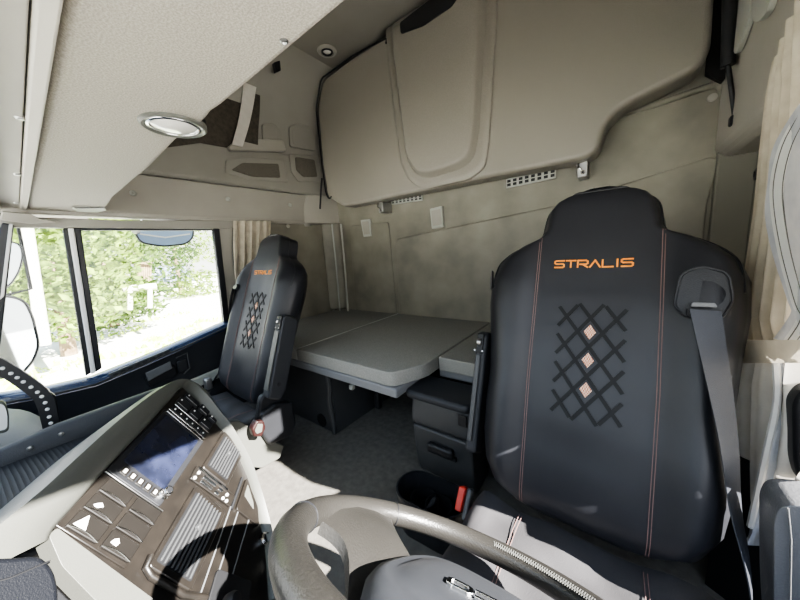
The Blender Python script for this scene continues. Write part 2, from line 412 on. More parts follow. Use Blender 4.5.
for k in range(8):
    t = (k + .3) / 8; x = 110 + 59 * t; y = 376.5 - 25.4 * t
    MB().prism(poly([(x, y - 1.2), (x + 5, y - 3.4), (x + 6, y - 1.2), (x + 1, y + 1.0)], XL + .057), (.003, 0, 0)).build('louvre_key', M['black'], sw)
hp = dbar('handle_recess', [(144, 378), (172, 364), (175, 370), (173, 375), (148, 386)], XL + .03, .03, M['dark'])
MB().prism(poly([(145, 373), (170, 361), (172, 368), (148, 381)], XL + .062), (.008, 0, 0)).build('door_handle', M['grey'], hp, bevel=.003)
dbar('armrest_strip', [(150, 398), (182, 383), (222, 366), (224, 374), (190, 389), (152, 408)], XL + .05, .025, M['trim_light'])
dbar('pocket_edge', [(176, 362), (186, 357), (188, 370), (178, 374)], XL + .05, .012, M['black'], .004)
MB().tube(poly([(176, 358), (187, 353), (190, 368), (184, 374)], XL + .066), .003).build('pocket_bead', M['charcoal'], d1)

# ------------------------------------------------------------------ overhead front shelf and windscreen header
ZS = 1.10
sh = thing('overhead_shelf', 'large grey-beige fabric overhead shelf above the windscreen, upper left of the photo', 'overhead shelf', (-.9, .15, ZS))
pts = [PZ(67, 0, ZS), PZ(43, 120, ZS), PZ(28, 195, ZS), PZ(30, 222, ZS), PZ(52, 226, ZS), PZ(75, 226, ZS), PZ(92, 218, ZS), PZ(107, 207, ZS), PZ(113, 198, ZS), PZ(150, 168, ZS), PZ(178, 140, ZS), PZ(194, 132, ZS), PZ(207, 120, ZS), PZ(212, 113, ZS), PZ(222, 107, ZS), PZ(353, 0, ZS)]
y1, y0 = pts[-1].y, pts[0].y
pts += [V((.10, y1, ZS)), V((.10, y0, ZS))]
MB().prism(fillet(pts, .012, 3), (0, 0, .05)).build('shelf_board', M['shelf'], sh, bevel=.01, seg=3)
c = PZ(174, 125, ZS); dn = V((0, 0, -1))
lp = MB().lathe(c, dn, [(.050, -.004), (.050, .003), (.046, .006), (.041, .004), (.040, -.003), (.04, -.012), (.05, -.012)], 40).build('reading_lamp', M['silver'], sh)
MB().lathe(c, dn, [(.0405, .002), (.0395, .004), (.036, .005), (.035, .001), (.0405, -.002)], 40).build('inner_ring', M['chrome'], lp)
MB().lathe(c, dn, [(.0355, -.002), (.034, .003), (.022, .008), (.008, .010), (.001, .0102)], 40).build('lens', M['lens'], lp)
MB().lathe(c, dn, [(.041, -.003), (.0395, .0015), (.0395, -.006)], 40).build('shadow_gap', M['dark'], lp)
MB().lathe(PZ(284, 41, ZS), dn, [(.005, -.002), (.005, .001), (.003, .002), (.002, .0005)], 18).build('screw', M['steel'], sh)
cl = MB().prism(fillet([PZ(72, 207, ZS), PZ(104, 207, ZS), PZ(106, 209, ZS), PZ(98, 211, ZS), PZ(77, 210, ZS)], .003), (0, 0, -.006)).build('card_clip', M['trim_light'], sh, bevel=.001)
MB().prism([PZ(74, 207.4, ZS - .006), PZ(103, 207.4, ZS - .006), PZ(104, 208.1, ZS - .006), PZ(76, 208.3, ZS - .006)], (0, 0, -.001)).build('slot', M['dark'], cl)

hd = setting('trim_1', (-.8, .03, 1.1))
MB().prism([V((-1.79, .0705, ZS - .006)), V((-1.79, .0705, ZS + .05)), V((-1.79, .053, ZS + .05)), V((-1.79, .055, ZS))], (1.9, 0, 0)).build('header_bead', M['trim'], hd, bevel=.003)
MB().prism([V((-1.79, .053, ZS + .004)), V((-1.79, .053, ZS + .05)), V((-1.79, .012, ZS + .05)), V((-1.79, .012, ZS + .012))], (1.9, 0, 0)).build('header_channel', M['trim_dark'], hd, bevel=.002)
MB().prism([V((-1.79, .012, ZS - .004)), V((-1.79, .012, ZS + .05)), V((-1.79, -.06, ZS + .05)), V((-1.79, -.06, ZS + .03)), V((-1.79, .0, ZS - .004))], (1.9, 0, 0)).build('header_rail', M['trim_light'], hd, bevel=.003)
MB().prism([PX(2, 212, XL + .09), PX(30, 214, XL + .09), PX(40, 219, XL + .06), PX(60, 222, XL + .06), PX(30, 224, XL + .06), PX(0, 220, XL + .06)], (-.05, 0, .01)).build('header_end_cap', M['trim'], hd, bevel=.003)
for a, b in ((20, 116), (17, 173), (16, 202)):
    MB().disc(PZ(a, b, ZS + .008), dn, .008, .006, 16, .005).build('clip', M['steel'], hd, bevel=.001)

# ------------------------------------------------------------------ folded upper bunk
bk = thing('folded_upper_bunk', 'beige moulded upper bunk folded up against the rear wall', 'bunk', (-.7, 1.4, 1.16))
YB = 1.40
top = 1.985
base = [PY(344, 207, YB), PY(327, 197, YB), PY(322, 165, YB), PY(317, 110, YB), PY(322, 80, YB), V((-1.30, YB, top)), V((.20, YB, top)), PY(715, 0, YB), PY(712, 48, YB), PY(700, 68, YB), PY(622, 107, YB), PY(607, 122, YB), PY(598, 150, YB), PY(585, 159, YB), PY(480, 179, YB)]
MB().prism(fillet(base, [.02, .03, 0, .03, .04, .0, .03, 0, .03, .05, .03, .03, .03, .03, 0]), (0, .12, 0)).build('bunk_board', M['bunk'], bk, bevel=.035, seg=6)
pad = [PY(387, 36, YB), PY(394, 110, YB), PY(402, 165, YB), PY(410, 181, YB), PY(424, 190, YB), PY(470, 180, YB), PY(486, 168, YB), PY(490, 140, YB), PY(498, 0, YB), V((PY(498, 0, YB).x + .01, YB, top + .02)), V((PY(387, 36, YB).x, YB, top + .02))]
def pillow(poly_, levels):
    c = sum(poly_, V((0, 0, 0)))/len(poly_); rows = [[c + (p - c)*k + V((0, -h, 0)) for p in poly_] for k, h in levels]
    return MB().grid(rows, True, True)
pillow(fillet(pad, [0, 0, .02, .03, .03, .03, .03, 0, 0, .02, .02]), [(1, -.01), (1, .004), (.995, .009), (.985, .012), (.9, .013)]).build('centre_panel', M['bunk'], bk, angle=60)
YP = YB - .0125
inn = [PY(393, 38, YP), PY(400, 100, YP), PY(408, 160, YP), PY(417, 175, YP), PY(430, 178, YP), PY(462, 168, YP), PY(474, 158, YP), PY(479, 130, YP), PY(486, 0, YP), V((PY(486, 0, YP).x + .01, YP, top + .01)), V((PY(393, 38, YP).x, YP, top + .01))]
pillow(fillet(inn, [0, 0, .03, .04, .04, .04, .04, 0, 0, .02, .02], 8), [(1.015, -.004), (1.01, .001), (.99, .005), (.96, .018), (.935, .030), (.91, .035), (.87, .0365), (.6, .037)]).build('raised_pad', M['bunk'], bk, angle=80)
YH = YP - .031
MB().prism(fillet([PY(401, 24, YH), PY(402, 35, YH), PY(424, 27, YH), PY(452, 8, YH), PY(462, -6, YH), PY(440, -6, YH)], .012), (0, -.012, 0)).build('pull_handle', M['black'], bk, bevel=.004)
MB().tube(fillet([PY(330, 200, YB - .006), PY(326, 194, YB - .006), PY(322, 165, YB - .006), PY(316, 108, YB - .006), PY(321, 79, YB - .006), V((-1.30, YB - .006, top)), PY(388, 37, YB - .006)], .03), .005).build('edge_piping', M['black'], bk)

def latch(name, x, y, label):
    t = thing(name, label, 'latch', PY(x, y, 1.44))
    c = PY(x, y, 1.46)
    MB().prism(fillet([c + V((-.022, 0, .03)), c + V((.02, 0, .03)), c + V((.02, 0, -.035)), c + V((-.016, 0, -.035))], .004), (0, .09, 0)).build('bracket_plate', M['steel'], t, bevel=.003)
    MB().disc(c + V((.004, 0, -.018)), (0, -1, 0), .009, .006, 16).build('rivet', M['chrome'], t, bevel=.001)
    MB().disc(c + V((.002, 0, -.018)) + V((.002, -.006, 0)), (0, -1, 0), .004, .002, 12).build('rivet_hole', M['dark'], t)
    MB().tube([c + V((-.012, -.004, .025)), c + V((-.012, -.012, .0)), c + V((.0, -.01, -.008))], .004).build('hook', M['chrome'], t)
latch('bunk_latch', 380.5, 207, 'small steel latch under the left end of the folded bunk')
latch('bunk_latch', 582, 168, 'steel latch under the bunk, above the driver seat headrest')

def vent(x0, y0, x1, y1, h, label, n):
    p0 = PY(x0, y0, YR - .012); p1 = PY(x1, y1, YR - .012); ex = p1 - p0; dz = V((0, 0, -h))
    t = thing('vent_grille', label, 'vent', p0, 'vent grilles under the bunk')
    MB().frame_box(p0, ex, V((0, .012, 0)), dz).build('frame', M['trim_light'], t, bevel=.003)
    for r in range(2):
        for k in range(n):
            o = p0 + ex * ((k + .22) / (n)) + dz * (.16 + .38 * r) + V((0, -.0015, 0))
            MB().frame_box(o, ex * (.6 / n), V((0, .002, 0)), dz * .28).build('slot', M['dark'], t)
vent(506, 179, 556, 167.5, .045, 'slotted vent grille on the rear wall right of the bunk middle', 8)
vent(391, 199, 422, 194, .036, 'slotted vent grille on the rear wall beside the left bunk latch', 8)
def blank(px, label):
    t = thing('cover_plate', label, 'cover plate', PY(*px[0], YR - .012))
    q = [PY(a, b, YR - .0) for a, b in px]
    MB().prism(fillet(q, .004), (0, -.016, 0)).build('plate', M['trim_light'], t, bevel=.003)
    c = sum(q, V((0, 0, 0))) / len(q)
    MB().prism(fillet([c + (p - c) * .75 + V((0, -.0165, 0)) for p in q], .004), (0, -.002, 0)).build('plate_centre', M['trim'], t, bevel=.001)
blank([(431, 209), (443, 206), (445, 227), (433, 229)], 'pale rectangular cover plate on the rear wall below the middle of the bunk')
blank([(362, 220), (371, 219), (373, 236), (365, 237)], 'narrow pale cover plate on the rear wall near the left corner')

# gas strut on the driver side and cord on the passenger side
st = thing('gas_strut', 'black gas strut at the right end of the folded bunk', 'gas strut', PY(735, 122, 1.36))
MB().tube([PY(731, -60, 1.36), PY(730, 0, 1.36), PY(728, 66, 1.36)], .016, 12).build('cylinder', M['black'], st)
MB().tube([PY(728, 64, 1.36), PY(735, 118, 1.36)], .006, 10).build('rod', M['black'], st)
MB().box(PY(736, 120, 1.36), (.028, .03, .03)).build('end_fitting', M['dark'], st, bevel=.006)
cd = thing('gas_strut', 'thin black strut beside the left edge of the folded bunk', 'gas strut', PX(319, 211, XL + .03))
MB().tube([PY(322, 178, 1.42), PY(321, 190, 1.42), PX(320, 209, XL + .05)], .006, 8).build('rod', M['black'], cd)
MB().box(PX(319.5, 211, XL + .03), (.04, .02, .018)).build('end_fitting', M['dark'], cd, bevel=.004)
gp = setting('trim_2', (.22, 1.45, 1.5))
MB().prism([PY(716, -40, 1.5), PY(736, -40, 1.5), PY(734, 70, 1.5), PY(722, 82, 1.5), PY(706, 74, 1.5)], (0, .02, 0)).build('dark_gap', M['dark'], gp)

# roof lamp
rl = thing('ceiling_spot_lamp', 'round ceiling spot lamp set in the roof lining', 'ceiling lamp', PZ(327, 51, ZC))
c = PZ(327, 51, ZC)
MB().lathe(c, dn, [(.058, 0), (.056, .004), (.04, .010), (.036, .006), (.036, .0)], 32).build('bezel', M['trim'], rl)
MB().lathe(c, dn, [(.032, .0), (.032, .009), (.028, .012), (.026, .004), (.026, 0)], 32).build('inner_ring', M['black'], rl)
MB().lathe(c, dn, [(.026, .0), (.022, .006), (.012, .011), (.001, .012)], 24).build('lens', M['lens'], rl)
# roof edge trim strips on the passenger side
MB().tube([PX(279, 59, XL + .15), PX(310, 66, XL + .2), PX(338, 76, XL + .25)], .008).struct('trim_3', M['trim'])
hk = tag(MB().prism(fillet(poly([(272, 64), (278, 62), (279, 72), (274, 74)], XL + .21), .006), (.02, 0, 0)).build('coat_hook', M['black'], None, bevel=.004), 'small black hook high on the passenger side beside the overhead shelf edge', 'hook')

# strap on the passenger side
sp = thing('storage_strap', 'beige fabric strap hanging over the dark net above the passenger door', 'strap', PX(240, 145, XL + .06))
def strap(pxs, w0, w1, x, m, name):
    pts = smooth_path([PX(a, b, x) for a, b in pxs], 5); n = len(pts)
    MB().strip(pts, [V((0, w0 + (w1 - w0) * i / (n - 1), 0)) for i in range(n)], [V((1, 0, 0))] * n, .006).build(name, m, sp, angle=70)
strap([(250, 84), (247, 105), (243, 125), (237, 146)], .07, .055, XL + .075, M['curtain_band'], 'strap_band')
strap([(257, 88), (255, 110), (252, 128), (250, 143)], .03, .09, XL + .06, M['net'], 'dark_backing')

# ------------------------------------------------------------------ lower bunk
ZM = .43
bb = thing('lower_bunk', 'grey lower bunk frame with dark side panels, carrying the mattress sections', 'bunk', (-1.1, .8, 0))
MB().box((-1.20, 1.135, .354), (1.18, .80, .036)).build('front_rail', M['frame'], bb, bevel=.006)
MB().box((-.135, 1.25, .354), (.87, .56, .036)).build('front_rail', M['frame'], bb, bevel=.006)
MB().prism([V((XL + .02, .80, 0)), V((-1.06, .80, 0)), V((-1.06, .80, .06)), V((-1.075, .80, .17)), V((-1.06, .80, .235)), V((-1.07, .80, .336)), V((XL + .02, .80, .336))], (0, .03, 0)).build('side_panel', M['charcoal'], bb, bevel=.006)
MB().tube([V((-1.065, .797, .005)), V((-1.065, .797, .06)), V((-1.08, .797, .17)), V((-1.065, .797, .235)), V((-1.073, .797, .33))], .012).build('panel_edge', M['charcoal'], bb)
MB().box((-1.075, 1.15, .168), (.03, .68, .334)).build('partition', M['charcoal'], bb)
MB().box((-.5, 1.5, .168), (1.2, .03, .334)).build('back_panel', M['dark'], bb)
MB().lathe(PY(322, 420, .80), (0, -1, 0), [(.034, .0), (.034, .004), (.027, .005), (.026, .001)], 24).build('cable_hole', M['dark'], bb)
MB().box(PY(352, 387, .84), (.022, .02, .022)).build('rail_catch', M['trim_light'], bb, bevel=.003)
MB().box(PY(378, 400, 1.0), (.03, .03, .09)).build('support_bracket', M['black'], bb, bevel=.006)
def matt(x0, x1, y0, label, fr=.02, corner=None):
    t = MB()
    a = [V((x0, y0, .375)), V((x1, y0, .375)), V((x1, 1.535, .375)), V((x0, 1.535, .375))]
    r = [.006, .006, .006, .006]
    if corner:
        a[1:2] = [V((x1 - corner, y0, .375)), V((x1, y0 + corner * 2.0, .375))]; r = [.006, .03, .03, .006, .006]
    t.prism(fillet(a, r), (0, 0, ZM - .375))
    o = t.build('mattress_section', M['mattress'], None, bevel=fr, seg=4)
    tag(o, label, 'mattress', 'sections of the lower bunk mattress'); return o
matt(XL + .03, -1.203, .735, 'grey mattress section in the far left corner behind the passenger seat', .012)
matt(-1.199, -.563, .735, 'wide middle grey mattress section reaching furthest forward', .012, .065)
MB().tube([V((-1.201, .75, .428)), V((-1.201, 1.53, .430))], .0035, 6).build('seam_piping', M['trim_light'], bpy.data.objects['mattress_section.001'])
matt(-.556, .28, .945, 'short grey mattress section behind the driver seat and storage box', .014)

# ------------------------------------------------------------------ storage box with padded lid, cup holder
sb = thing('storage_box', 'black storage box with armrest lid and drawer between bunk and driver seat', 'storage box', (-.49, .87, 0))
MB().prism([V((-.595, .83, 0)), V((-.595, .812, .05)), V((-.60, .805, .205)), V((-.60, .935, .205)), V((-.595, .935, 0))], (.235, 0, 0)).build('drawer_box', M['charcoal'], sb, bevel=.008)
MB().prism([V((-.603, .806, .208)), V((-.603, .80, .235)), V((-.603, .812, .318)), V((-.603, .935, .318)), V((-.603, .935, .208))], (.24, 0, 0)).build('upper_box', M['charcoal'], sb, bevel=.014, seg=3)
MB().prism(fillet([V((-.615, .785, .318)), V((-.36, .785, .318)), V((-.36, .94, .318)), V((-.615, .94, .318))], .025), (0, 0, .032)).build('armrest_lid', M['black_soft'], sb, bevel=.012, seg=3)
hb = MB().box((-.478, .795, .150), (.10, .025, .032)).build('drawer_handle', M['black'], sb, bevel=.008)
MB().box((-.478, .803, .128), (.115, .012, .014)).build('handle_recess', M['dark'], sb, bevel=.002)
MB().box((-.39, .796, .29), (.03, .004, .04)).build('upper_label_edge', M['black'], sb, bevel=.001)

cp = thing('cup_holder_tray', 'black oval cup holder tray standing on the floor beside the driver seat', 'cup holder', (-.424, .635, 0))
ca, cb = V((-.470, .632, 0)), V((-.378, .638, 0)); ax = (cb - ca).normalized(); nx = V((-ax.y, ax.x, 0))
def stad(r, z, e=0):
    o = []
    for k in range(13): t = math.pi/2 + math.pi*k/12; o.append(ca + (ax*math.cos(t) + nx*math.sin(t))*r + V((0,0,z)))
    for k in range(13): t = -math.pi/2 + math.pi*k/12; o.append(cb + (ax*math.cos(t) + nx*math.sin(t))*r + V((0,0,z)))
    return o
MB().grid([stad(.054, 0), stad(.060, .10), stad(.065, .128), stad(.065, .134), stad(.060, .134), stad(.057, .11), stad(.05, .045)], True, True).build('tray_shell', M['black'], cp)
for k, q in enumerate((.22, .78)):
    c = ca.lerp(cb, q)
    MB().lathe(c + V((0, 0, .048)), (0, 0, 1), [(.036, .0), (.038, .055), (.041, .055), (.041, 0)], 24).build('cup_well', M['dark'], cp)
MB().box(ca.lerp(cb, .5) + V((0, 0, .07)), (.02, .09, .05), Matrix.Rotation(math.atan2(ax.y, ax.x), 3, 'Z')).build('divider', M['charcoal'], cp, bevel=.008)
MB().disc(ca.lerp(cb, .1) - nx*.066 + V((.02, 0, .09)), -nx, .006, .002).build('rim_clip', M['bead'], cp)

# ------------------------------------------------------------------ seats
WT = [(0, .11), (.012, .155), (.04, .197), (.08, .217), (.14, .228), (.22, .231), (.30, .229), (.40, .239), (.48, .249), (.55, .250), (.59, .240), (.615, .218), (.635, .188), (.65, .154), (.66, .137), (.675, .129), (.70, .126), (.728, .120), (.747, .106), (.758, .086), (.766, .056), (.770, .02)]
LET = {
 'S': [[(1,1),(.14,1),(0,.88),(0,.64),(.14,.52),(.86,.52),(1,.40),(1,.12),(.86,0),(0,0)]],
 'T': [[(0,1),(1,1)], [(.5,1),(.5,0)]],
 'R': [[(0,0),(0,1),(.84,1),(1,.86),(1,.58),(.84,.44),(.2,.44)], [(.5,.44),(1,0)]],
 'A': [[(0,0),(.5,1),(1,0)]],
 'L': [[(0,1),(0,0),(1,0)]], 'I': [[(.5,1),(.5,0)]],
 'V': [[(0,1),(.5,0),(1,1)]], 'E': [[(1,1),(0,1),(0,0),(1,0)], [(0,.5),(.85,.5)]],
 'C': [[(1,1),(.15,1),(0,.85),(0,.15),(.15,0),(1,0)]], 'O': [[(.15,0),(0,.15),(0,.85),(.15,1),(.85,1),(1,.85),(1,.15),(.85,0),(.15,0)]],
}
def strokes(mb, S, poly2, wd, h, sub=.02):
    """raised flat strokes: S(u, w, d) maps a 2-D drawing onto a surface"""
    for a, b in zip(poly2, poly2[1:]):
        dx, dy = b[0]-a[0], b[1]-a[1]; L = math.hypot(dx, dy)
        if L < 1e-6: continue
        ex, ey = dx/L, dy/L; px_, py_ = -ey*wd/2, ex*wd/2
        a2 = (a[0]-ex*wd*.35, a[1]-ey*wd*.35); b2 = (b[0]+ex*wd*.35, b[1]+ey*wd*.35)
        n = max(1, int(L/sub)); rows = []
        for k in range(n+1):
            t = k/n; x = a2[0]+(b2[0]-a2[0])*t; y = a2[1]+(b2[1]-a2[1])*t
            rows.append([S(x-px_, y-py_, -.001), S(x+px_, y+py_, -.001), S(x+px_, y+py_, h), S(x-px_, y-py_, h)])
        mb.grid(rows, True, True)

def make_seat(cx, y0, z0, side, label, which):
    """side = +1: outer (door) side at +X; armrest and buckle on the other side"""
    root = thing('truck_seat', label, 'seat', (cx, y0 - .2, 0), 'truck seats')
    O = V((cx, y0, z0)); U = V((1, 0, 0)); W = V((0, .3555, .9347)); N = V((0, -.9347, .3555))
    def Fd(u, w):
        hw = interp(WT, w); t = min(1, abs(u)/max(hw, .01))
        f = 0
        if w < .66:
            k = max(0, min(1, (.66-w)/.12)) * max(0, min(1, (w+.02)/.10))
            s = max(0, min(1, (abs(u)-.105)/.07)); s = s*s*(3-2*s)
            f += .026*s*k
            f += .0028*noise.noise(V((u*5 + cx, w*13, 2.5)))*max(0, min(1, (.62-w)/.1))
        f -= .075*max(0, (t-.74)/.26)**2.2
        f += .006*math.sin(w*9)*(1-min(1, abs(u)/.12))
        f -= .02*max(0, (w-.71)/.068)**2.5
        f -= .03*max(0, (.05-w)/.05)**2
        return f
    def S(u, w, d=0): return O + U*u + W*w + N*(Fd(u, w) + d)
    rows = []
    ws = []
    for (a, _), (b, _2) in zip(WT, WT[1:]):
        n = max(1, int(round((b-a)/.02)))
        ws += [a + (b-a)*k/n for k in range(n)]
    ws.append(WT[-1][0])
    nt = 33
    for w in ws:
        hw = interp(WT, w); r = []
        th = interp([(0, .09), (.1, .12), (.5, .12), (.64, .112), (.69, .10), (.73, .085), (.752, .06), (.764, .04), (.770, .024)], w)
        for k in range(nt):
            t = -1 + 2*k/(nt-1); t = math.copysign(abs(t)**.8, t)
            r.append(S(hw*t, w))
        for k in range(1, 16):
            t = 1 - 2*k/16
            r.append(O + U*hw*t*1.0 + W*w - N*(th - .03*abs(t)**3))
        rows.append(r)
    back = MB().grid(rows, True, True).build('backrest', M['leather'], root, angle=75)
    # black bolster seams: twin stitch lines
    for s in (-1, 1):
        path = []
        for k in range(40):
            w = .012 + (.652-.012)*k/39
            path.append((s*(.112 + .006*min(1, w/.3)), w))
        for dd in (-.0022, .0022):
            m_ = MB(); m_.tube([S(u+dd, w, .0006) for u, w in path], .0008, 5)
            m_.build('stitch_line', M['stitch'], back)
    # piping around the head and shoulders
    pp = [S(-interp(WT, w)*.93, w, .001) for w in (.52, .56, .59, .615, .635, .65, .66, .675, .70, .728, .747, .758)]
    pp += [S(u, .764, .001) for u in (-.05, -.025, 0, .025, .05)]
    pp += [S(interp(WT, w)*.93, w, .001) for w in (.758, .747, .728, .70, .675, .66, .65, .635, .615, .59, .56, .52)]
    MB().tube(smooth_path(pp, 3), .0022, 6).build('edge_piping', M['black'], back)
    # embroidered word
    lt = MB(); word = 'STRALIS'; x = -.081
    wid = {'I': .006}
    tot = sum(wid.get(c, .0198) for c in word) + .0044*6; x = -tot/2 - .006
    for ch in word:
        wv = wid.get(ch, .0198)
        for pl_ in LET[ch]:
            strokes(lt, S, [(x + q[0]*wv, .5725 + q[1]*.0165) for q in pl_], .0031, .0016)
        x += wv + .0044
    lt.build('embroidered_lettering', M['orange'], back, smooth=False)
    # embossed lattice with three woven diamonds
    lm = MB(); wc = .355; hx, hy = .0235, .0325
    def clipline(m, c0):                          # line w = wc + m*u + c0 inside |u|<.062, |w-wc|<.13
        pts = []
        for k in range(41):
            u = -.062 + .124*k/40; w = m*u + c0
            if abs(w) <= .128: pts.append((u, wc + w))
        return pts
    for c0 in [hy*(2*i+1) for i in range(-6, 6)]:
        for m in (hy/hx, -hy/hx):
            pl_ = clipline(m, c0)
            if len(pl_) > 3:
                pl_ = pl_[::4] + [pl_[-1]]
                strokes(lm, S, pl_, .0078, .0022, .05)
    lm.build('embossed_lattice', M['lattice'], back, smooth=False)
    for w in (.421, .358, .294):
        dm = MB(); q = [(0, w+.0165), (.0115, w), (0, w-.0165), (-.0115, w)]
        dm.add([S(a, b, .0025) for a, b in q] + [S(a, b, -.002) for a, b in q], [(0,1,2,3), (7,6,5,4), (0,4,5,1), (1,5,6,2), (2,6,7,3), (3,7,4,0)])
        dm.build('woven_diamond', M['diamond'], back, smooth=False)
    # cushion
    yb, yf, zt = y0 + .03, y0 - .44, z0 - .032
    rows = []
    for i in range(25):
        t = i/24; y = yf + (yb - yf)*t
        hw = (.243 if which == 'driver' else .225)*(1 - .25*max(0, (.12-t)/.12)**2)
        zf = -.07*max(0, (.16-t)/.16)**2
        r = []
        for k in range(29):
            q = -1 + 2*k/28
            b = .010*max(0, (abs(q)-.45)/.35)**1.5 if abs(q) < .8 else .010 - .08*((abs(q)-.8)/.2)**2
            wr_ = .003*math.sin(q*11 + t*7)*math.sin(t*19 + q*3) + .009*noise.noise(V((q*2.6, t*4.5 + cx, 1))) - .006*math.exp(-((t - .62 - .25*q)/.035)**2)*(1 if q > -.3 else 0)
            r.append(V((cx + hw*q, y, zt + zf + b + wr_ + .012*math.sin(t*3.1))))
        r += [V((cx + hw*.99, y, zt + zf - .13)), V((cx - hw*.99, y, zt + zf - .13))]
        rows.append(r)
    cu_ = MB().grid(rows, True, True).build('seat_cushion', M['cushion'], root, angle=60)
    for s in (-1, 1):
        for dd in (-.003, .003):
            MB().tube([V((cx + s*.112 + dd, yf + (yb-yf)*t, zt + .0035 + .012*math.sin(t*3.1) + .003*math.sin(s*.5*11 + t*7)*math.sin(t*19 + s*.5*3) + .001)) for t in [k/30 for k in range(5, 30)]], .0008, 5).build('stitch_line', M['stitch'], cu_)
    # pedestal and side covers
    MB().box((cx, y0 - .22, (z0 - .12)/2), (.30, .36, z0 - .12)).build('pedestal', M['black'], root, bevel=.015)
    sc = side * -1
    # armrest folded up beside the backrest
    u0, u1 = sc*.238, sc*(.268 if which == 'driver' else .285)
    def B(u, w, d): return O + U*u + W*w + N*d
    dz_ = -.05 if which == 'driver' else 0
    BA = lambda u, w, d: B(u, w, d + dz_)
    ar = MB().prism(fillet([BA(u0, .07, .022), BA(u0, .39, .028), BA(u0, .40, .0), BA(u0, .385, -.045), BA(u0, .10, -.05), BA(u0, .06, -.03)], .012), U*(u1-u0)).build('armrest', M['black_soft'], root, bevel=.008, seg=3)
    MB().prism([BA(u0 + sc*.012, .10, .026), BA(u1 - sc*.006, .10, .026), BA(u1 - sc*.006, .33, .03), BA(u0 + sc*.012, .33, .03)], N*.003).build('armrest_inlay', M['charcoal'] if which == 'driver' else M['silver'], ar, bevel=.001)
    th = MB().prism([BA(u0 + sc*.008, .335, .026), BA(u1 - sc*.004, .335, .026), BA(u1 - sc*.004, .39, .026), BA(u0 + sc*.008, .39, .026)], N*.007).build('adjuster_housing', M['dark'], ar, bevel=.002)
    MB().disc(BA((u0+u1)/2 + sc*.004 - .006*sc, .366, .03), U*sc, .010, .012, 18).build('adjuster_wheel', M['steel'], ar, bevel=.002)
    for e in (-.010, .012): MB().disc(BA((u0+u1)/2 + sc*.004 + e, .342, .033), N, .0022, .002, 10).build('adjuster_screw', M['steel'], ar)
    MB().disc(BA(u1, .125, -.01), U*sc, .008, .002, 14).build('pivot_bolt', M['dark'], ar)
    # recliner housing at the hinge, with release lever
    if which == 'passenger': MB().prism(fillet([B(sc*.225, -.02, .03), B(sc*.225, .07, .035), B(sc*.225, .09, .0), B(sc*.225, .05, -.06), B(sc*.225, -.05, -.05)], .015), U*(sc*.03)).build('recliner_cover', M['black'], root, bevel=.008)
    # belt guide high on the outer shoulder, webbing hanging from it
    gu, gw = side*.190, .515
    if side > 0:
        gq = [S(.142, .548, .004), S(.168, .560, .006), S(.204, .548, .0), S(.212, .50, -.004), S(.195, .462, .0), S(.148, .462, .004), S(.133, .485, .004)]
        MB().prism(fillet(gq, .012), N*.008).build('belt_guide', M['black'], root, bevel=.004, seg=3)
        MB().tube(fillet([p + N*.007 for p in gq], .012), .0022, 6, closed=True).build('guide_rim', M['black'], root)
        MB().prism([S(.15, .478, .012), S(.195, .478, .008), S(.193, .465, .006), S(.15, .465, .010)], N*.006).build('belt_slot', M['dark'], root)
        MB().prism(fillet([S(.156, .489, .016), S(.185, .489, .013), S(.188, .481, .013), S(.154, .481, .016)], .003), N*.005).build('slot_lip', M['grey'], root, bevel=.001)
        pth = [S(.172, .475, .017), S(.18, .42, .016), S(.192, .34, .018), S(.206, .25, .024), S(.217, .15, .03), B(.228, .06, .028), B(.232, -.06, .03), B(.233, -.2, .035)]
        pth = smooth_path(pth, 4); n = len(pth); wv = []; nv = []
        for i in range(n):
            q = i/(n-1); ang = R(10 + 74*min(1, q*1.2))
            d_ = U*math.cos(ang) - N*math.sin(ang); wv.append(d_*.042); nv.append((U*math.sin(ang) + N*math.cos(ang)))
        MB().strip(pth, wv, nv, .0016).build('belt_webbing', M['webbing'], root, angle=60)
    else:
        MB().prism(fillet([S(-.155, .515, .004), S(-.205, .505, -.002), S(-.205, .48, -.002), S(-.15, .49, .004)], .006), N*.012).build('belt_guide', M['black'], root, bevel=.004)
        pth = smooth_path([S(-.18, .488, .010), S(-.20, .40, .006), S(-.215, .28, .0), S(-.222, .15, -.005), B(-.235, .05, .0), B(-.24, -.05, .02)], 4); n = len(pth)
        MB().strip(pth, [(U*.8 - N*-.6)*.04]*n, [(N*.8 + U*-.6)]*n, .0016).build('belt_webbing', M['webbing'], root, angle=60)
        bt = MB().box(B(-.225, .02, .035), (.035, .03, .055)).build('belt_tongue', M['steel'], root, bevel=.006)
        MB().box(B(-.225, -.012, .037), (.03, .034, .02)).build('tongue_base', M['charcoal'], root, bevel=.003)
    # buckle on a stalk beside the cushion, inner side
    if which == 'driver':
        b0 = V((cx + sc*.258, y0 + .02, z0 - .08))
        bu = MB().box(b0 + V((.009, .004, 0)), (.014, .030, .075), Matrix.Rotation(R(-35), 3, 'X')).build('belt_buckle', M['grey'], root, bevel=.005)
        MB().box(b0 + V((-.007, .000, .012)), (.018, .032, .058), Matrix.Rotation(R(-35), 3, 'X')).build('release_button', M['red'], bu, bevel=.003)
        MB().tube([b0 + V((0, .01, -.03)), V((cx + sc*.245, y0 + .06, .02))], .009).build('buckle_stalk', M['black'], root)
        MB().prism(fillet([B(sc*.236, .52, -.01), B(sc*.245, .575, -.02), B(sc*.252, .55, -.03), B(sc*.248, .52, -.03)], .004), N*-.015).build('release_tab', M['charcoal'], root, bevel=.002)
    else:
        xk = -1.062
        lv = MB().prism(fillet([PX(p, q, xk) for p, q in ((262, 414), (275, 404), (293, 402), (297, 424), (292, 436), (270, 446), (262, 434))], .012), (-.045, 0, 0)).build('lever_housing', M['black'], root, bevel=.01, seg=3)
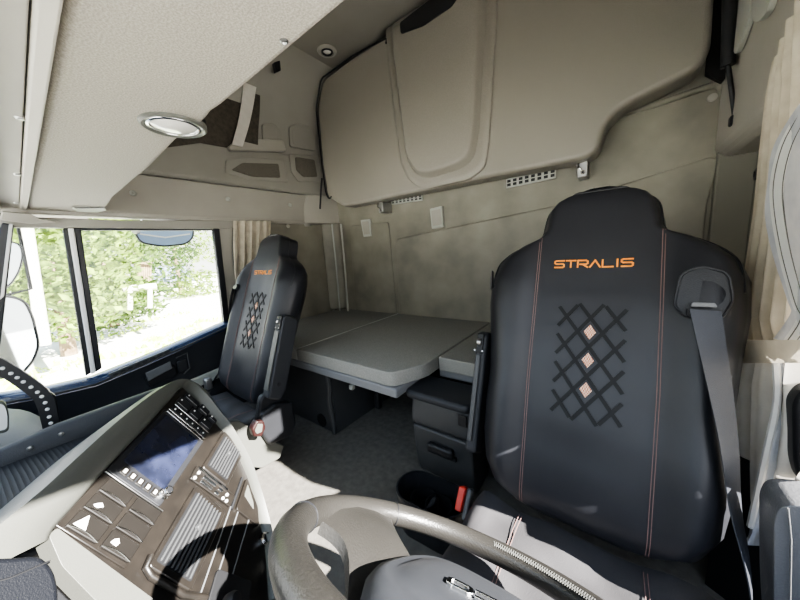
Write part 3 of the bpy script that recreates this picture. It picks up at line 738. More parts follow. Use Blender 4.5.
        MB().prism(fillet([PX(p, q, xk + .022) for p, q in ((252, 430), (257, 421), (264, 421), (266, 428), (262, 437), (254, 437))], .006), (-.03, 0, 0)).build('release_lever', M['maroon'], lv, bevel=.006, seg=3)
        MB().prism(fillet([PX(p, q, xk + .025) for p, q in ((255, 431), (258, 424), (263, 424), (262, 432), (257, 434))], .004), (-.004, 0, 0)).build('lever_face', M['silver'], lv, bevel=.001)
        MB().prism(fillet([PX(p, q, -1.085) for p, q in ((225, 422), (240, 421), (263, 436), (284, 446), (280, 458), (262, 468), (236, 466))], .008), (-.03, 0, 0)).build('base_cover', M['silver'], root, bevel=.008, seg=3)
    return root
make_seat(-.048, .60, .25, +1, 'black leather driver seat in the foreground with orange embroidered lettering', 'driver')
make_seat(-1.335, .495, .255, -1, 'black leather passenger seat by the side window, smaller in the photo', 'passenger')

# ------------------------------------------------------------------ steering wheel
sw_c = V((-.14, .27, .435)); tl = .68; yw = .07
ex = V((math.cos(yw), math.sin(yw), 0)); ey = V((-math.sin(yw)*math.cos(tl), math.cos(yw)*math.cos(tl), -math.sin(tl))); en = ex.cross(ey)
if en.z < 0: en = -en
def WH(a, b, d=0): return sw_c + ex*a + ey*b + en*d       # a toward driver-door side, b toward the driver
stw = thing('steering_wheel', 'dark leather steering wheel in the foreground, cut by the bottom edge', 'steering wheel', sw_c)
RW = .225
rows = []
for k in range(96):
    t = 2*math.pi*k/96; r = []
    for j in range(16):
        q = 2*math.pi*j/16
        r.append(WH(math.cos(t)*(RW - .002 + .0205*math.cos(q)), math.sin(t)*(RW - .002 + .0205*math.cos(q)), .0185*math.sin(q)))
    rows.append(r)
rows.append(rows[0])
rim = MB().grid(rows, True).build('rim', M['wheel'], stw, angle=80)
for a_ in (36, 144, 205, 335):    # grip seams
    t = R(a_)
    MB().tube([WH(math.cos(t)*(RW - .002 + .0208*math.cos(q)), math.sin(t)*(RW - .002 + .0208*math.cos(q)), .0188*math.sin(q)) for q in [2*math.pi*j/20 for j in range(20)]], .0012, 5, closed=True).build('grip_seam', M['black'], rim)
stt = MB()
for k in range(46):
    t = R(46 + 46*k/45)
    for sgn in (0, 1):
        a0 = RW - .0195; a1 = RW - .0135
        t2 = t + R(.6)*(1 if sgn else -1)
        stt.tube([WH(math.cos(t)*a0, math.sin(t)*a0, .0105), WH(math.cos(t2)*a1, math.sin(t2)*a1, .0165)], .0006, 4)
stt.build('cross_stitching', M['thread'], rim)
# spokes dive from the rim to the recessed hub
def spoke(sg):
    A = [(WH(sg*-.205*math.cos(R(a_)), .205*math.sin(R(a_)), d_)) for a_, d_ in ((-17, -.004), (-3, .006), (10, .008), (22, .004), (33, -.004))]
    Bq = [WH(sg*-.098, -.085, -.075), WH(sg*-.092, -.05, -.055), WH(sg*-.088, -.015, -.04), WH(sg*-.086, .025, -.03), WH(sg*-.080, .055, -.03)]
    rows = []
    for k in range(11):
        q = k/10; e = q*q*(3-2*q); r = [p.lerp(p2, q) + en*(.012*math.sin(q*math.pi)) for p, p2 in zip(A, Bq)]
        pinch = 1 - .30*math.sin(q*math.pi)
        m = r[2]; r = [m + (p - m)*pinch for p in r]
        rows.append(r + [p - en*.016 for p in reversed(r)])
    return MB().grid(rows, True, True).build('spoke', M['wheel'], stw, angle=50)
spoke(1); spoke(-1)
# hub pad
def hubrow(s, d):
    o = []
    for k in range(48):
        t = 2*math.pi*k/48; c, n_ = math.cos(t), math.sin(t)
        e = 2/3.0
        x = .115*s*math.copysign(abs(c)**e, c); y = .108*s*math.copysign(abs(n_)**e, n_)
        o.append(WH(.015 + x*(1 - .9*y), y - .002, d))
    return o
hub = MB().grid([hubrow(.9, -.085), hubrow(1.0, -.05), hubrow(1.0, -.026), hubrow(.94, -.013), hubrow(.84, -.008), hubrow(.78, -.010), hubrow(.70, -.004), hubrow(.5, .0), hubrow(.3, .001), hubrow(.02, .001)], True, True).build('hub_pad', M['hub'], stw, angle=80)
lg = MB(); xx = .128; ca_, sa_ = math.cos(R(12)), math.sin(R(12))
for ch in 'IVECO':
    wv = .009 if ch == 'I' else .026
    for pl_ in LET[ch]:
        # lettering reads left to right for the driver, whose left hand is on the +X side
        q2 = []
        for q in pl_:
            u_, w_ = xx - q[0]*wv, -.006 - q[1]*.017
            u_ -= .055; w_ += .014
            q2.append((.055 + u_*ca_ - w_*sa_, -.010 + u_*sa_ + w_*ca_))
        strokes(lg, lambda u, w, d: WH(u, w, d), q2, .0052, .0045)
    xx -= wv + .0065
lg.build('emblem_lettering', M['chrome'], hub, smooth=False, bevel=.0008)
MB().tube([sw_c - en*.06, sw_c - en*.20], .035, 20).build('column', M['black'], stw)

# ------------------------------------------------------------------ dashboard and centre console
FN = V((.684, .547, .484)).normalized(); FC = EYE + ray(150, 450)*.0022
FO = on(122, 461, FN, FC)
FH = V((-.69, .72, .155)); FH = (FH - FN*FH.dot(FN)).normalized(); FV = FN.cross(FH)
def D(a, b, d=0): return FO + FH*a + FV*b + FN*d
def DP(x, y, d=0): return on(x, y, FN, FC + FN*d)
da = thing('dashboard', 'wraparound dashboard centre console with display, switches and air vents facing the driver', 'dashboard', (-.8, .1, 0))
def dprism(name, ab, d0, d1, m, parent=da, bev=.0015, r=0, seg=2):
    q = [D(a, b, d0) for a, b in ab]
    return MB().prism(fillet(q, r) if r else q, FN*(d1-d0)).build(name, m, parent, bevel=bev, seg=seg)
inner = [(48, 540), (55, 527), (80, 499), (105, 470), (140, 433), (170, 400), (184, 387), (200, 404), (215, 421), (225, 432), (239, 455), (250, 480), (258, 510), (266, 545), (270, 600)]
outer = [(-30, 580), (-30, 552), (42, 490), (80, 455), (125, 415), (166, 385), (187, 379), (206, 390), (220, 409), (232, 425), (252, 462), (260, 487), (268, 512), (275, 545), (279, 600)]
offs  = [.012, .02, .026, .028, .03, .03, .028, .02, .016, .014, .012, .010, .008, .008, .008]
ia = smooth_path([DP(*p) for p in inner], 4); oa = smooth_path([DP(*p, d=o) for p, o in zip(outer, offs)], 4)
mid = [a.lerp(b, .55) + FN*.012 for a, b in zip(ia, oa)]; m2 = [a.lerp(b, .12) + FN*.006 for a, b in zip(ia, oa)]
low1 = [b - FN*.03 + (b - a).normalized()*.006 for a, b in zip(ia, oa)]; low2 = [b - FN*.16 for b in oa]
fr = [a - FN*.012 for a in ia]
MB().grid([fr, ia, m2, mid, oa, low1, low2]).build('console_surround', M['silver'], da, angle=60)
fas = [DP(*p) for p in inner[1:]] + [D(-.30, -.44), D(-.145, -.195)]
MB().prism([p - FN*.004 for p in fas], -FN*.05).build('fascia', M['fascia'], da)
MB().box((-.99, -.03, .16), (.16, .30, .32)).build('console_base', M['black'], da, bevel=.02)
# display with frame and keys
dprism('display_bezel', [(-.028, .010), (.150, .010), (.150, -.118), (-.028, -.118)], -.004, .0005, M['black'], r=.006)
dprism('display', [(.001, -.001), (.138, -.001), (.138, -.105), (.001, -.105)], .0005, .0014, M['screen'], bev=.0004)
for k in range(5):
    b = -.010 - .0185*k
    kb = dprism('display_key', [(-.021, b), (-.005, b), (-.005, b-.015), (-.021, b-.015)], .0005, .0035, M['button'], r=.002)
    dprism('key_icon', [(-.017, b-.004), (-.009, b-.004), (-.009, b-.010), (-.017, b-.010)], .0035, .004, M['white'], kb, .0002)
kn = MB().lathe(D(-.006, -.108), FN, [(.012, 0), (.012, .006), (.010, .008), (.010, .016), (.0085, .018), (.002, .018)], 28).build('volume_knob', M['chrome'], da)
MB().lathe(D(-.006, -.108, .0175), FN, [(.006, 0), (.006, .002), (.001, .002)], 20).build('knob_cap', M['black'], kn)
MB().prism([D(.143, .004, .001), D(.1465, .004, .001), D(.1465, -.114, .001), D(.143, -.114, .001)], FN*.003).build('chrome_strip', M['chrome'], da, bevel=.0008)
MB().prism([D(.151, .004, .001), D(.154, .004, .001), D(.154, -.114, .001), D(.151, -.114, .001)], FN*.003).build('chrome_strip', M['chrome'], da, bevel=.0008)
for k in range(6):
    b = .000 - .019*k
    kb = dprism('preset_key', [(.157, b), (.169, b), (.169, b-.016), (.157, b-.016)], -.001, .003, M['black'], r=.002)
    MB().disc(D(.163, b-.008, .003), FN, .0022, .0006, 10).build('key_dot', M['white'], kb)
MB().prism([D(.171, .002, .001), D(.1735, .002, .001), D(.1735, -.114, .001), D(.171, -.114, .001)], FN*.004).build('chrome_strip', M['chrome'], da, bevel=.0008)
for (a0, a1, b0, b1) in ((.178, .204, .004, -.036), (.178, .204, -.040, -.072), (.178, .204, -.076, -.112), (.208, .226, -.002, -.048), (.208, .232, -.052, -.084), (.208, .222, -.088, -.116)):
    rk = dprism('rocker_switch', [(a0, b0), (a1, b0), (a1, b1), (a0, b1)], -.001, .005, M['black'], r=.007, bev=.002, seg=3)
    dprism('switch_edge', [(a0 + .002, b0-.004), (a0 + .0035, b0-.004), (a0 + .0035, b1+.004), (a0 + .002, b1+.004)], .0052, .0062, M['steel'], rk, .0002)
    MB().disc(D((a0+a1)/2 + .003, b0-.008, .0052), FN, .0025, .0006, 8).build('switch_icon', M['white'], rk)
# switch bank, two columns of three
dprism('switch_bank_plate', [(-.128, .008), (-.033, .008), (-.033, -.128), (-.131, -.128)], -.004, .0, M['fascia'])
MB().prism([D(-.033, .010, .0), D(-.0312, .010, .0), D(-.0312, -.128, .0), D(-.033, -.128, .0)], FN*.003).build('chrome_strip', M['steel'], da, bevel=.0006)
for ci, (b0, b1) in enumerate(((-.004, -.061), (-.069, -.126))):
    for ri, (a0, a1) in enumerate(((-.125, -.097), (-.094, -.066), (-.063, -.036))):
        rk = dprism('switch', [(a0, b0), (a1, b0), (a1, b1), (a0, b1)], 0, .005, M['button'], r=.003, bev=.0015)
        bw = b0 - b1
        pth = [D(a0 + .0015 + .004*math.sin(math.pi*k/8), b0 - .001 - bw*.98*k/8, .0055) for k in range(9)]
        MB().tube(pth, .0009, 5).build('switch_edge', M['chrome'], rk)
        if ci == 0 and ri == 0:
            dprism('hazard_triangle', [(a0 + .006, -.010), (a0 + .006, -.033), (a0 + .026, -.0215)], .005, .0058, M['white'], rk, .0003)
        elif ci == 0 and ri == 1:
            dprism('switch_icon', [(a0 + .010, -.014), (a0 + .014, -.018), (a0 + .018, -.024), (a0 + .014, -.030), (a0 + .009, -.024), (a0 + .008, -.018)], .005, .0058, M['white'], rk, .0003)
        elif ci == 1 and ri == 0:
            dprism('switch_icon', [(a0 + .010, -.078), (a0 + .016, -.080), (a0 + .020, -.086), (a0 + .015, -.092), (a0 + .009, -.090)], .005, .0058, M['white'], rk, .0003)
# air vents
def air_vent(a0, a1, b0, b1, n):
    fr_ = dprism('air_vent', [(a0, b0), (a1, b0), (a1 - .008, b1), (a0, b1)], -.004, .004, M['fascia'], r=.008, bev=.003)
    q = [(a0 + .012, b0 - .008), (a1 - .014, b0 - .008), (a1 - .022, b1 + .010), (a0 + .012, b1 + .010)]
    dprism('vent_opening', q, .004, .0043, M['dark'], fr_, 0, r=.004)
    w = (b0 - b1 - .022)
    for k in range(n):
        b = b0 - .011 - w*(k + .3)/n
        ex_ = .012 + .008*(b0 - b)/(b0 - b1)
        MB().frame_box(D(a0 + .014, b, .0043), FH*(a1 - a0 - .016 - ex_), FV*-.0022 + FN*.0022, FN*.0022).build('vent_slat', M['charcoal'], fr_)
    MB().box(D((a0+a1)/2 + .01, (b0+b1)/2, .008), (.010, .010, .010), Matrix.Rotation(R(40), 3, 'Z')).build('vent_tab', M['charcoal'], fr_, bevel=.002)
air_vent(-.116, .048, -.160, -.262, 9)
air_vent(.088, .212, -.150, -.236, 8)
MB().tube([D(-.10, -.155, .003), D(-.118, -.158, .003), D(-.124, -.175, .003), D(-.124, -.25, .003), D(-.11, -.30, .002)], .006, 10).build('vent_lip', M['fascia'], da)
# heater controls between the vents
hc = dprism('heater_control', [(.052, -.140), (.086, -.136), (.086, -.268), (.056, -.268)], -.003, .002, M['fascia'], r=.004)
for a0, a1, b0, b1 in ((.056, .060, -.165, -.20), (.056, .060, -.21, -.222), (.068, .073, -.165, -.205), (.068, .072, -.215, -.228)):
    dprism('slider_key', [(a0, b0), (a1 + .003, b0), (a1 + .003, b1), (a0, b1)], .002, .006, M['chrome'], hc, r=.002, bev=.001)
for a, b in ((.058, -.148), (.073, -.150), (.060, -.238), (.060, -.250), (.073, -.244)):
    MB().disc(D(a, b, .002), FN, .0035, .003, 14).build('control_dot', M['white'], hc, bevel=.0006)
for a in (.080, .0835): MB().prism([D(a, -.142, .002), D(a + .0018, -.142, .002), D(a + .0018, -.24, .002), D(a, -.24, .002)], FN*.003).build('chrome_strip', M['chrome'], hc)
# lower console: fascia ribs, pocket, ignition, levers
for b in (-.275, -.30, -.335):
    MB().tube([D(-.20, b - .02, -.002), D(.06, b + .004 if b > -.33 else b, -.002)], .0016, 6).build('fascia_rib', M['grey'], da)
MB().tube([D(.055, -.275, -.002), D(.14, -.268, -.002)], .004).build('drawer_gap', M['dark'], da)
lo = dprism('lower_drawer', [(.06, -.285), (.145, -.278), (.10, -.345), (.06, -.37)], -.004, .003, M['fascia'], r=.008, bev=.003)
dprism('drawer_label', [(.10, -.292), (.13, -.288), (.10, -.325), (.085, -.335)], .003, .0045, M['silver'], lo, r=.004)
ig = MB().lathe(D(.045, -.400, -.006), FN, [(.016, 0), (.016, .012), (.012, .016), (.009, .014), (.009, .008), (.001, .008)], 26).build('ignition_barrel', M['chrome'], da)
MB().disc(D(.045, -.400, .002), FN, .0088, .002, 18).build('key_slot', M['dark'], ig)
gl = MB().tube([D(-.13, -.345, -.002), D(-.125, -.335, .02), D(-.12, -.33, .035)], .010, 14).build('gear_lever', M['black'], da)
MB().lathe(D(-.12, -.33, .03), FN, [(.011, -.004), (.015, .004), (.015, .018), (.011, .026), (.003, .028)], 20).build('lever_knob', M['dark'], gl)
dprism('lever_surround', [(-.13, -.31), (-.06, -.30), (-.045, -.40), (-.14, -.42)], -.004, .0015, M['dark'], r=.01)
# silver panel under the switch bank, dark padded binnacle edge
q = [DP(a, b, .002) for a, b in ((49, 536), (57, 527), (104, 562), (154, 599), (190, 628), (150, 650), (95, 600), (62, 566))]
MB().prism(fillet(q, .008), -FN*.03).build('lower_trim', M['silver'], da, bevel=.004, seg=3)
q = [DP(a, b, .03) for a, b in ((-40, 558), (20, 556), (42, 554), (56, 568), (61, 590), (58, 640), (-40, 640))]
MB().prism(fillet(q, [.02, 0, .02, .02, .02, .02, .02]), -FN*.06).build('binnacle_pad', M['binnacle'], da, bevel=.014, seg=4)
MB().tube([DP(-20, 586, .0305), DP(10, 578, .0305), DP(50, 561, .0305)], .0012, 5).build('pad_seam', M['dark'], da)
# tray behind the console with ribbed mat and lip
ZT = .455
mr = []
for k in range(221):
    y = -.34 + .56*k/220
    mr.append([V((x, y + .02*math.sin((x+1.04)*6), ZT - .004 + .0008*(1 if k % 3 == 0 else 0))) for x in [-1.045 + (min(-.72, -.76 - .88*(y + .03)) + 1.045)*j/4 for j in range(5)]])
MB().grid(mr).build('ribbed_mat', M['mat'], da, angle=20)
lipy = [-.36, -.2, -.1, 0, .1, .2, .235]
ztop = [.478, .480, .484, .498, .502, .505, .50]
rows = [[V((-1.045, y, ZT - .01)) for y in lipy], [V((-1.048, y, z - .004)) for y, z in zip(lipy, ztop)], [V((-1.055, y, z)) for y, z in zip(lipy, ztop)], [V((-1.075, y, z - .002)) for y, z in zip(lipy, ztop)], [V((-1.09, y, z - .02)) for y, z in zip(lipy, ztop)], [V((-1.09, y, .2)) for y in lipy]]
MB().grid(rows).build('tray_lip', M['black_soft'], da, angle=60)
MB().box((-.97, -.12, .43), (.14, .5, .03)).build('tray_base', M['black'], da)
for a, b in ((30, 448), (61, 434)): MB().lathe(PX(a, b, -1.046), (1, 0, 0), [(.005, 0), (.004, .003), (.001, .004)], 12).build('tray_screw', M['steel'], da)
# passenger-side dash hump with a reflection modelled as a framed white patch
rows = []
for i in range(25):
    t = i/24; th = math.pi*t; r = []
    for k in range(33):
        ph = math.pi*2*k/32
        sx = math.copysign(abs(math.sin(th)*math.cos(ph))**.7, math.cos(ph)); sy = math.copysign(abs(math.sin(th)*math.sin(ph))**.7, math.sin(ph)); sz = math.copysign(abs(math.cos(th))**.6, math.cos(th))
        r.append(V((-1.42 + .32*sx, -.33 + .33*sy, .24 + .245*sz)))
    rows.append(r)
MB().grid(rows).build('passenger_dash_hump', M['grey'], da, angle=80)
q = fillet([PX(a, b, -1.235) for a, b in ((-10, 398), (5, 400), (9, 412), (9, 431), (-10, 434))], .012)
dw = MB().prism(q, (.012, 0, 0)).build('hump_reflection_frame', M['silver'], da, bevel=.003)
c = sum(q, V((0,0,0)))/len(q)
MB().prism([c + (p-c)*.8 + V((.0125, 0, 0)) for p in q], (.001, 0, 0)).build('hump_reflection_patch', M['bead'], dw)

# black bracket strip with white studs
bs = thing('studded_strip', 'black curved strip with a row of small white studs, far left above the dash', 'strip', PX(50, 425, -1.2))
pp = smooth_path([PX(a, b, -1.2) for a, b in ((-25, 355), (-8, 362), (8, 371), (26, 383), (39, 393), (45, 402), (49, 416), (53, 434))], 6)
n = len(pp); wv = []
for i in range(n):
    t = (pp[min(n-1, i+1)] - pp[max(0, i-1)]).normalized(); wv.append(t.cross(V((1, 0, 0))).normalized()*.030)
MB().strip(pp, wv, [V((1, 0, 0))]*n, .008).build('strip_band', M['black'], bs, angle=70)
MB().tube([p + w*.5 + V((.004, 0, 0)) if w.z > 0 else p - w*.5 + V((.004, 0, 0)) for p, w in zip(pp[:26], wv[:26])], .0025, 6).build('strip_edge', M['steel'], bs)
tot = 0; last = -1
for i in range(1, n):
    tot += (pp[i]-pp[i-1]).length
    if tot - last > .0145:
        last = tot
        MB().lathe(pp[i] + V((.008, 0, 0)), (1, 0, 0), [(.0042, 0), (.0038, .002), (.001, .003)], 12).build('stud', M['bead'], bs)
MB().prism(fillet([PX(a, b, -1.205) for a, b in ((42, 394), (50, 392), (56, 396), (60, 420), (67, 434), (70, 445), (50, 446), (48, 415))], .006), (-.02, 0, 0)).build('bracket', M['black'], bs, bevel=.003)

# ------------------------------------------------------------------ curtains
def curtain_rows(lv, nc, amp, waves, ph=0):
    """lv: (left point, right point, amplitude scale) per level"""
    rows = []
    for (A, B, s) in lv:
        r = []; ax_ = (B - A).normalized(); nr = ax_.cross(V((0, 0, 1))).normalized()
        for k in range(nc):
            t = k/(nc-1)
            w = math.sin(t*waves*2*math.pi + ph) + .35*math.sin(t*waves*4.3*math.pi + 1.3 + ph)
            r.append(A.lerp(B, t) + nr*amp*s*w)
        rows.append(r)
    return rows
def densify(lv, k):
    out = []
    for i in range(len(lv)-1):
        for j in range(k):
            t = j/k; t = t
            out.append((lv[i][0].lerp(lv[i+1][0], t), lv[i][1].lerp(lv[i+1][1], t), lv[i][2]*(1-t) + lv[i+1][2]*t))
    out.append(lv[-1]); return out
cr = thing('driver_curtain', 'beige curtain with white lining tied back at the right edge', 'curtain', (.26, .9, .3))
def lvl(y, xl, xr, Y0, Y1, s): return (PY(xl, y, Y0), PY(xr, y, Y1), s)
up = [(PY(778, 62, 1.02), PY(880, -160, .66), .8), (PY(772, 95, 1.02), PY(890, -40, .65), .9), lvl(150, 766, 890, 1.0, .65, 1), lvl(210, 760, 890, .98, .64, 1), lvl(270, 751, 880, .96, .64, 1), lvl(320, 745, 860, .94, .66, .9), lvl(346, 745, 840, .94, .70, .3)]
MB().grid(curtain_rows(densify(up, 4), 150, .015, 7.0)).build('upper_drape', M['curtain'], cr, angle=120)
lo_ = [lvl(352, 743, 880, .92, .62, .6), lvl(385, 737, 890, .92, .62, .8), lvl(430, 735, 890, .91, .62, .8), lvl(470, 737, 860, .90, .64, .7), lvl(500, 742, 810, .88, .72, .5), lvl(527, 752, 778, .86, .76, .3), lvl(533, 757, 768, .85, .80, .1)]
MB().grid(curtain_rows(densify(lo_, 4), 120, .016, 4.2, .8)).build('lower_drape', M['curtain_band'], cr, angle=120)
bd = [[PY(a, b, y) for b in (340, 343, 360, 363)] for a, y in ((739, .90), (743, .86), (752, .81), (770, .75), (792, .69), (830, .63), (920, .56))]
MB().grid([[V(p) for p in r] for r in zip(*bd)]).build('tie_band', M['curtain'], cr, angle=80)
ln = [((806, 95), (850, 80)), ((790, 118), (838, 110)), ((773, 150), (822, 150)), ((765, 185), (815, 195)), ((766, 215), (812, 235)), ((773, 255), (815, 270)), ((785, 300), (812, 300)), ((790, 315), (806, 322)), ((775, 340), (800, 340))]
dd = lambda x: 1.02 - (x - 765)*.0046
def LNP(x, y): 
    Y_ = max(.58, .83 - (x-765)*.0035)
    return PY(x, y, Y_)
rows = []
for (a, b), (c_, d_) in ln:
    r = []
    for k in range(9):
        t = k/8; p = LNP(a + (c_-a)*t, b + (d_-b)*t); r.append(p + V((0, -.010*math.sin(t*math.pi) + .007*math.sin(t*8 + b*.06) + .004*math.sin(t*17 - b*.11), 0)))
    rows.append(r)
rows = [smooth_path(c_, 3) for c_ in zip(*rows)]
MB().grid(rows).build('lining_flap', M['curtain_lining'], cr, angle=120)
hr = []
for (a, b), (c_, d_) in ln:
    L_ = max(1, c_ - a); hr.append([LNP(a - 1 + 13*k/4, b + (d_-b)*13*k/4/L_) + V((0, -.026 - .004*math.sin(k*math.pi/4), 0)) for k in range(5)])
hr = [smooth_path(c_, 4) for c_ in zip(*hr)]
MB().grid(hr).build('lining_hem', M['hem'], cr, angle=120)
for o_ in (1.5, 10): MB().tube(smooth_path([LNP(a + o_, b) + V((0, -.0315, 0)) for (a, b), _ in ln], 4), .0009, 5).build('hem_stitch', M['thread'], cr)
ln2 = [((776, 362), (802, 362)), ((777, 400), (800, 400)), ((768, 445), (794, 445)), ((758, 490), (783, 492)), ((750, 527), (772, 520)), ((748, 536), (769, 528)), ((742, 545), (764, 546))]
rows = []
for (a, b), (c_, d_) in ln2:
    rows.append([PY(a + (c_-a)*k/6, b + (d_-b)*k/6, .775 - .006*math.sin(k*1.5 + b*.07)) for k in range(7)])
rows = [smooth_path(c_, 4) for c_ in zip(*rows)]
MB().grid(rows).build('lining_tail', M['curtain_lining'], cr, angle=120)
MB().tube(smooth_path([PY(a, b, .772) for (a, b), _ in ln2[:5]], 4), .005, 6).build('lining_hem', M['hem'], cr)

pc = thing('passenger_curtain', 'small beige pleated curtain gathered behind the passenger seat headrest', 'curtain', (XL + .05, .85, .8))
lv = [(PX(233, 221, XL + .05), PX(271, 221, XL + .05), 1), (PX(233, 245, XL + .055), PX(270, 245, XL + .055), 1), (PX(234, 270, XL + .055), PX(268, 270, XL + .055), .9), (PX(238, 300, XL + .05), PX(262, 300, XL + .05), .6), (PX(242, 320, XL + .045), PX(258, 320, XL + .045), .3)]
MB().grid(curtain_rows(densify(lv, 4), 60, .011, 5)).build('pleated_drape', M['curtain'], pc, angle=120)
MB().tube(smooth_path([PX(234, 228, XL + .045), PX(234, 262, XL + .045), PX(239, 283, XL + .045), PX(246, 281, XL + .045), PX(248, 270, XL + .045)], 4), .007, 8).build('tie_cord', M['black'], pc)

# driver-door side pad at the lower right
dp = thing('door_pad', 'black leather padded bolster at the lower right edge below the curtain', 'door pad', (.28, .86, 0))
q = [PY(a, b, .60) for a, b in ((774, 520), (780, 508), (792, 505), (840, 512), (840, 680), (778, 680), (774, 600))]
MB().prism(fillet(q, .02), (0, .06, 0)).build('pad', M['pad'], dp, bevel=.02, seg=4)
MB().tube([PY(788, 508, .597), PY(791, 540, .597), PY(790, 600, .597), PY(789, 640, .597)], .0011, 6).build('pad_seam', M['grey'], dp)
q = [PY(a, b, .72) for a, b in ((795, 404), (808, 388), (850, 388), (850, 492), (804, 492), (796, 468))]
MB().prism(fillet(q, .03), (0, .05, 0)).build('armrest_end', M['black'], dp, bevel=.015, seg=3)
MB().prism([V((.2, .88, 0)), V((.335, .80, 0)), V((.335, .96, 0)), V((.25, .96, 0))], (0, 0, .36)).build('lower_shroud', M['dark'], dp)

# ------------------------------------------------------------------ outside
ZG = -1.25
MB().box((-30, 5, ZG - .05), (90, 90, .1)).struct('ground', M['ground'])
def leaves(mb, c, rad, n, size, rng, flat=1):
    for _ in range(n):
        while True:
            p = V((rng.uniform(-1, 1), rng.uniform(-1, 1), rng.uniform(-1, 1)))
            if .25 < p.length < 1: break
        q = V((c[0] + p.x*rad[0], c[1] + p.y*rad[1], c[2] + p.z*rad[2]))
        if noise.noise(q*.8) < -.12: continue
        a = V((rng.uniform(-1, 1), rng.uniform(-1, 1), rng.uniform(-.6, .6))).normalized(); b = a.orthogonal().normalized()
        s = size*rng.uniform(.3, .72)
        mb.add([q, q + a*s*.5 + b*s*.28, q + a*s, q + a*s*.5 - b*s*.28], [(0, 1, 2, 3)])
rng = random.Random(3)
def bush(px, py, X, rad, n, size, m, label, name='garden_bush', stem=True):
    c = PX(px, py, X)
    t = thing(name, label, 'bush' if 'bush' in name else 'tree', (c.x, c.y, ZG), 'greenery beyond the side window')
    mb = MB(); leaves(mb, c, rad, int(n*2.3), size, rng); mb.build('foliage', m, t, smooth=False)
    if stem: MB().tube([V((c.x, c.y, ZG)), V((c.x + .1, c.y + .1, c.z))], [.16, .08], 8).build('trunk', M['bark'], t)
bush(45, 262, -11.5, (1.5, 1.8, 2.1), 2600, .42, M['leaf1'], 'bright green bush filling the quarter light', 'garden_bush')
bush(8, 270, -19, (1.6, 2.0, 3.3), 1500, .42, M['leaf2'], 'green bush at the far left behind the door mirror', 'garden_bush')
bush(98, 255, -15.5, (1.8, 2.0, 2.9), 2600, .42, M['leaf2'], 'mid-green bush just right of the window division bar', 'garden_bush')
bush(130, 240, -22.5, (2.2, 3.2, 3.5), 2600, .5, M['leaf3'], 'dark leafy tree in the middle of the passenger window', 'garden_tree')
bush(170, 236, -27, (2.2, 4.2, 3.0), 1800, .5, M['leaf1'], 'light green tree crown beneath the kerb mirror', 'garden_tree')
bush(128, 300, -12.9, (.7, 1.25, .7), 900, .3, M['leaf2'], 'low green shrub in front of the timber stack', 'garden_bush', False)
bush(155, 303, -14.4, (.5, 1.2, .4), 420, .25, M['leaf1'], 'small low shrub at the right of the timber stack', 'garden_bush', False)
bush(200, 290, -23.5, (1, 2.0, 1.4), 900, .45, M['leaf1'], 'distant pale shrub at the right side of the window', 'garden_bush', False)
# shaggy grass tufts
gt = MB()
for _ in range(2600):
    x = rng.uniform(-16, -5.5); y = rng.uniform(-3.5, 4.5)
    if noise.noise(V((x*.55, y*.55, 3))) < .08: continue
    h = rng.uniform(.04, .16); a = V((rng.uniform(-1, 1), rng.uniform(-1, 1), 0)).normalized()*.06
    gt.add([V((x, y, ZG)) - a, V((x, y, ZG)) + a, V((x, y, ZG + h)) + a*rng.uniform(-2, 2)], [(0, 1, 2)])
g_ = gt.build('grass_tufts', M['grass'], None, smooth=False); g_['kind'] = 'stuff'; tag(g_, 'patchy green grass growing on the pale gravel outside', 'grass')
# pale trunk beside the quarter light
tag(MB().tube([PX(44, 345, -9), PX(36, 290, -9), PX(27, 228, -9), PX(20, 180, -9)], [.10, .09, .085, .08], 10).build('pale_trunk', M['pale_bark'], None), 'pale sunlit leaning trunk seen through the quarter light', 'trunk')
# timber shed and stump
shd = thing('timber_shed', 'dark timber lean-to among the bushes, middle of the passenger window', 'shed', (-18.6, 3.5, ZG))
for k in range(7):
    a0 = 137 + k*2.1
    MB().prism([PX(a0, 262, -18.6), PX(a0 + 1.8, 262, -18.6), PX(a0 + 2.2, 296, -18.6), PX(a0 + .4, 296, -18.6)], (-.1, 0, 0)).build('wall_board', M['wood'], shd)
MB().prism([PX(121, 272, -18.5), PX(130, 273, -18.5), PX(131, 287, -18.5), PX(122, 288, -18.5)], (-.1, 0, 0)).build('pale_sheet', M['plaster'], shd)
MB().prism([PX(118, 258, -18.4), PX(152, 262, -18.4), PX(152, 265, -18.4), PX(118, 261, -18.4)], (-1.2, 0, 0)).build('shed_roof', M['wood'], shd)
pb = tag(MB().tube([PX(122, 289, -11.2), PX(156, 286, -11.2)], .09, 10).build('pale_beam', M['pale_bark'], None), 'pale horizontal beam lying in front of the timber lean-to', 'beam')
MB().tube([PX(130, 288.5, -11.2), PX(130, 310, -11.2)], .06, 8).build('beam_post', M['pale_bark'], pb)
MB().tube([PX(150, 286.5, -11.2), PX(150, 308, -11.2)], .06, 8).build('beam_post', M['pale_bark'], pb)
hs = thing('garden_house', 'distant pale garden house with a grey pitched roof', 'house', (-30, 8, ZG))
A = [PX(152, 283, -30), PX(196, 283, -30)]
hs_w = MB().prism([PX(154, 282, -30), PX(192, 280, -30), PX(192, 305, -30), PX(154, 305, -30)], (-3, 0, 0)).build('house_wall', M['plaster'], hs)
MB().prism([PX(150, 283, -29.5), PX(156, 268, -30.5), PX(186, 268, -30.5), PX(196, 281, -29.5)], (-.4, 0, .2)).build('house_roof', M['roof'], hs)
MB().prism([PX(165, 287, -29.98), PX(173, 287, -29.98), PX(173, 294, -29.98), PX(165, 294, -29.98)], (.05, 0, 0)).build('house_window', M['roof'], hs)

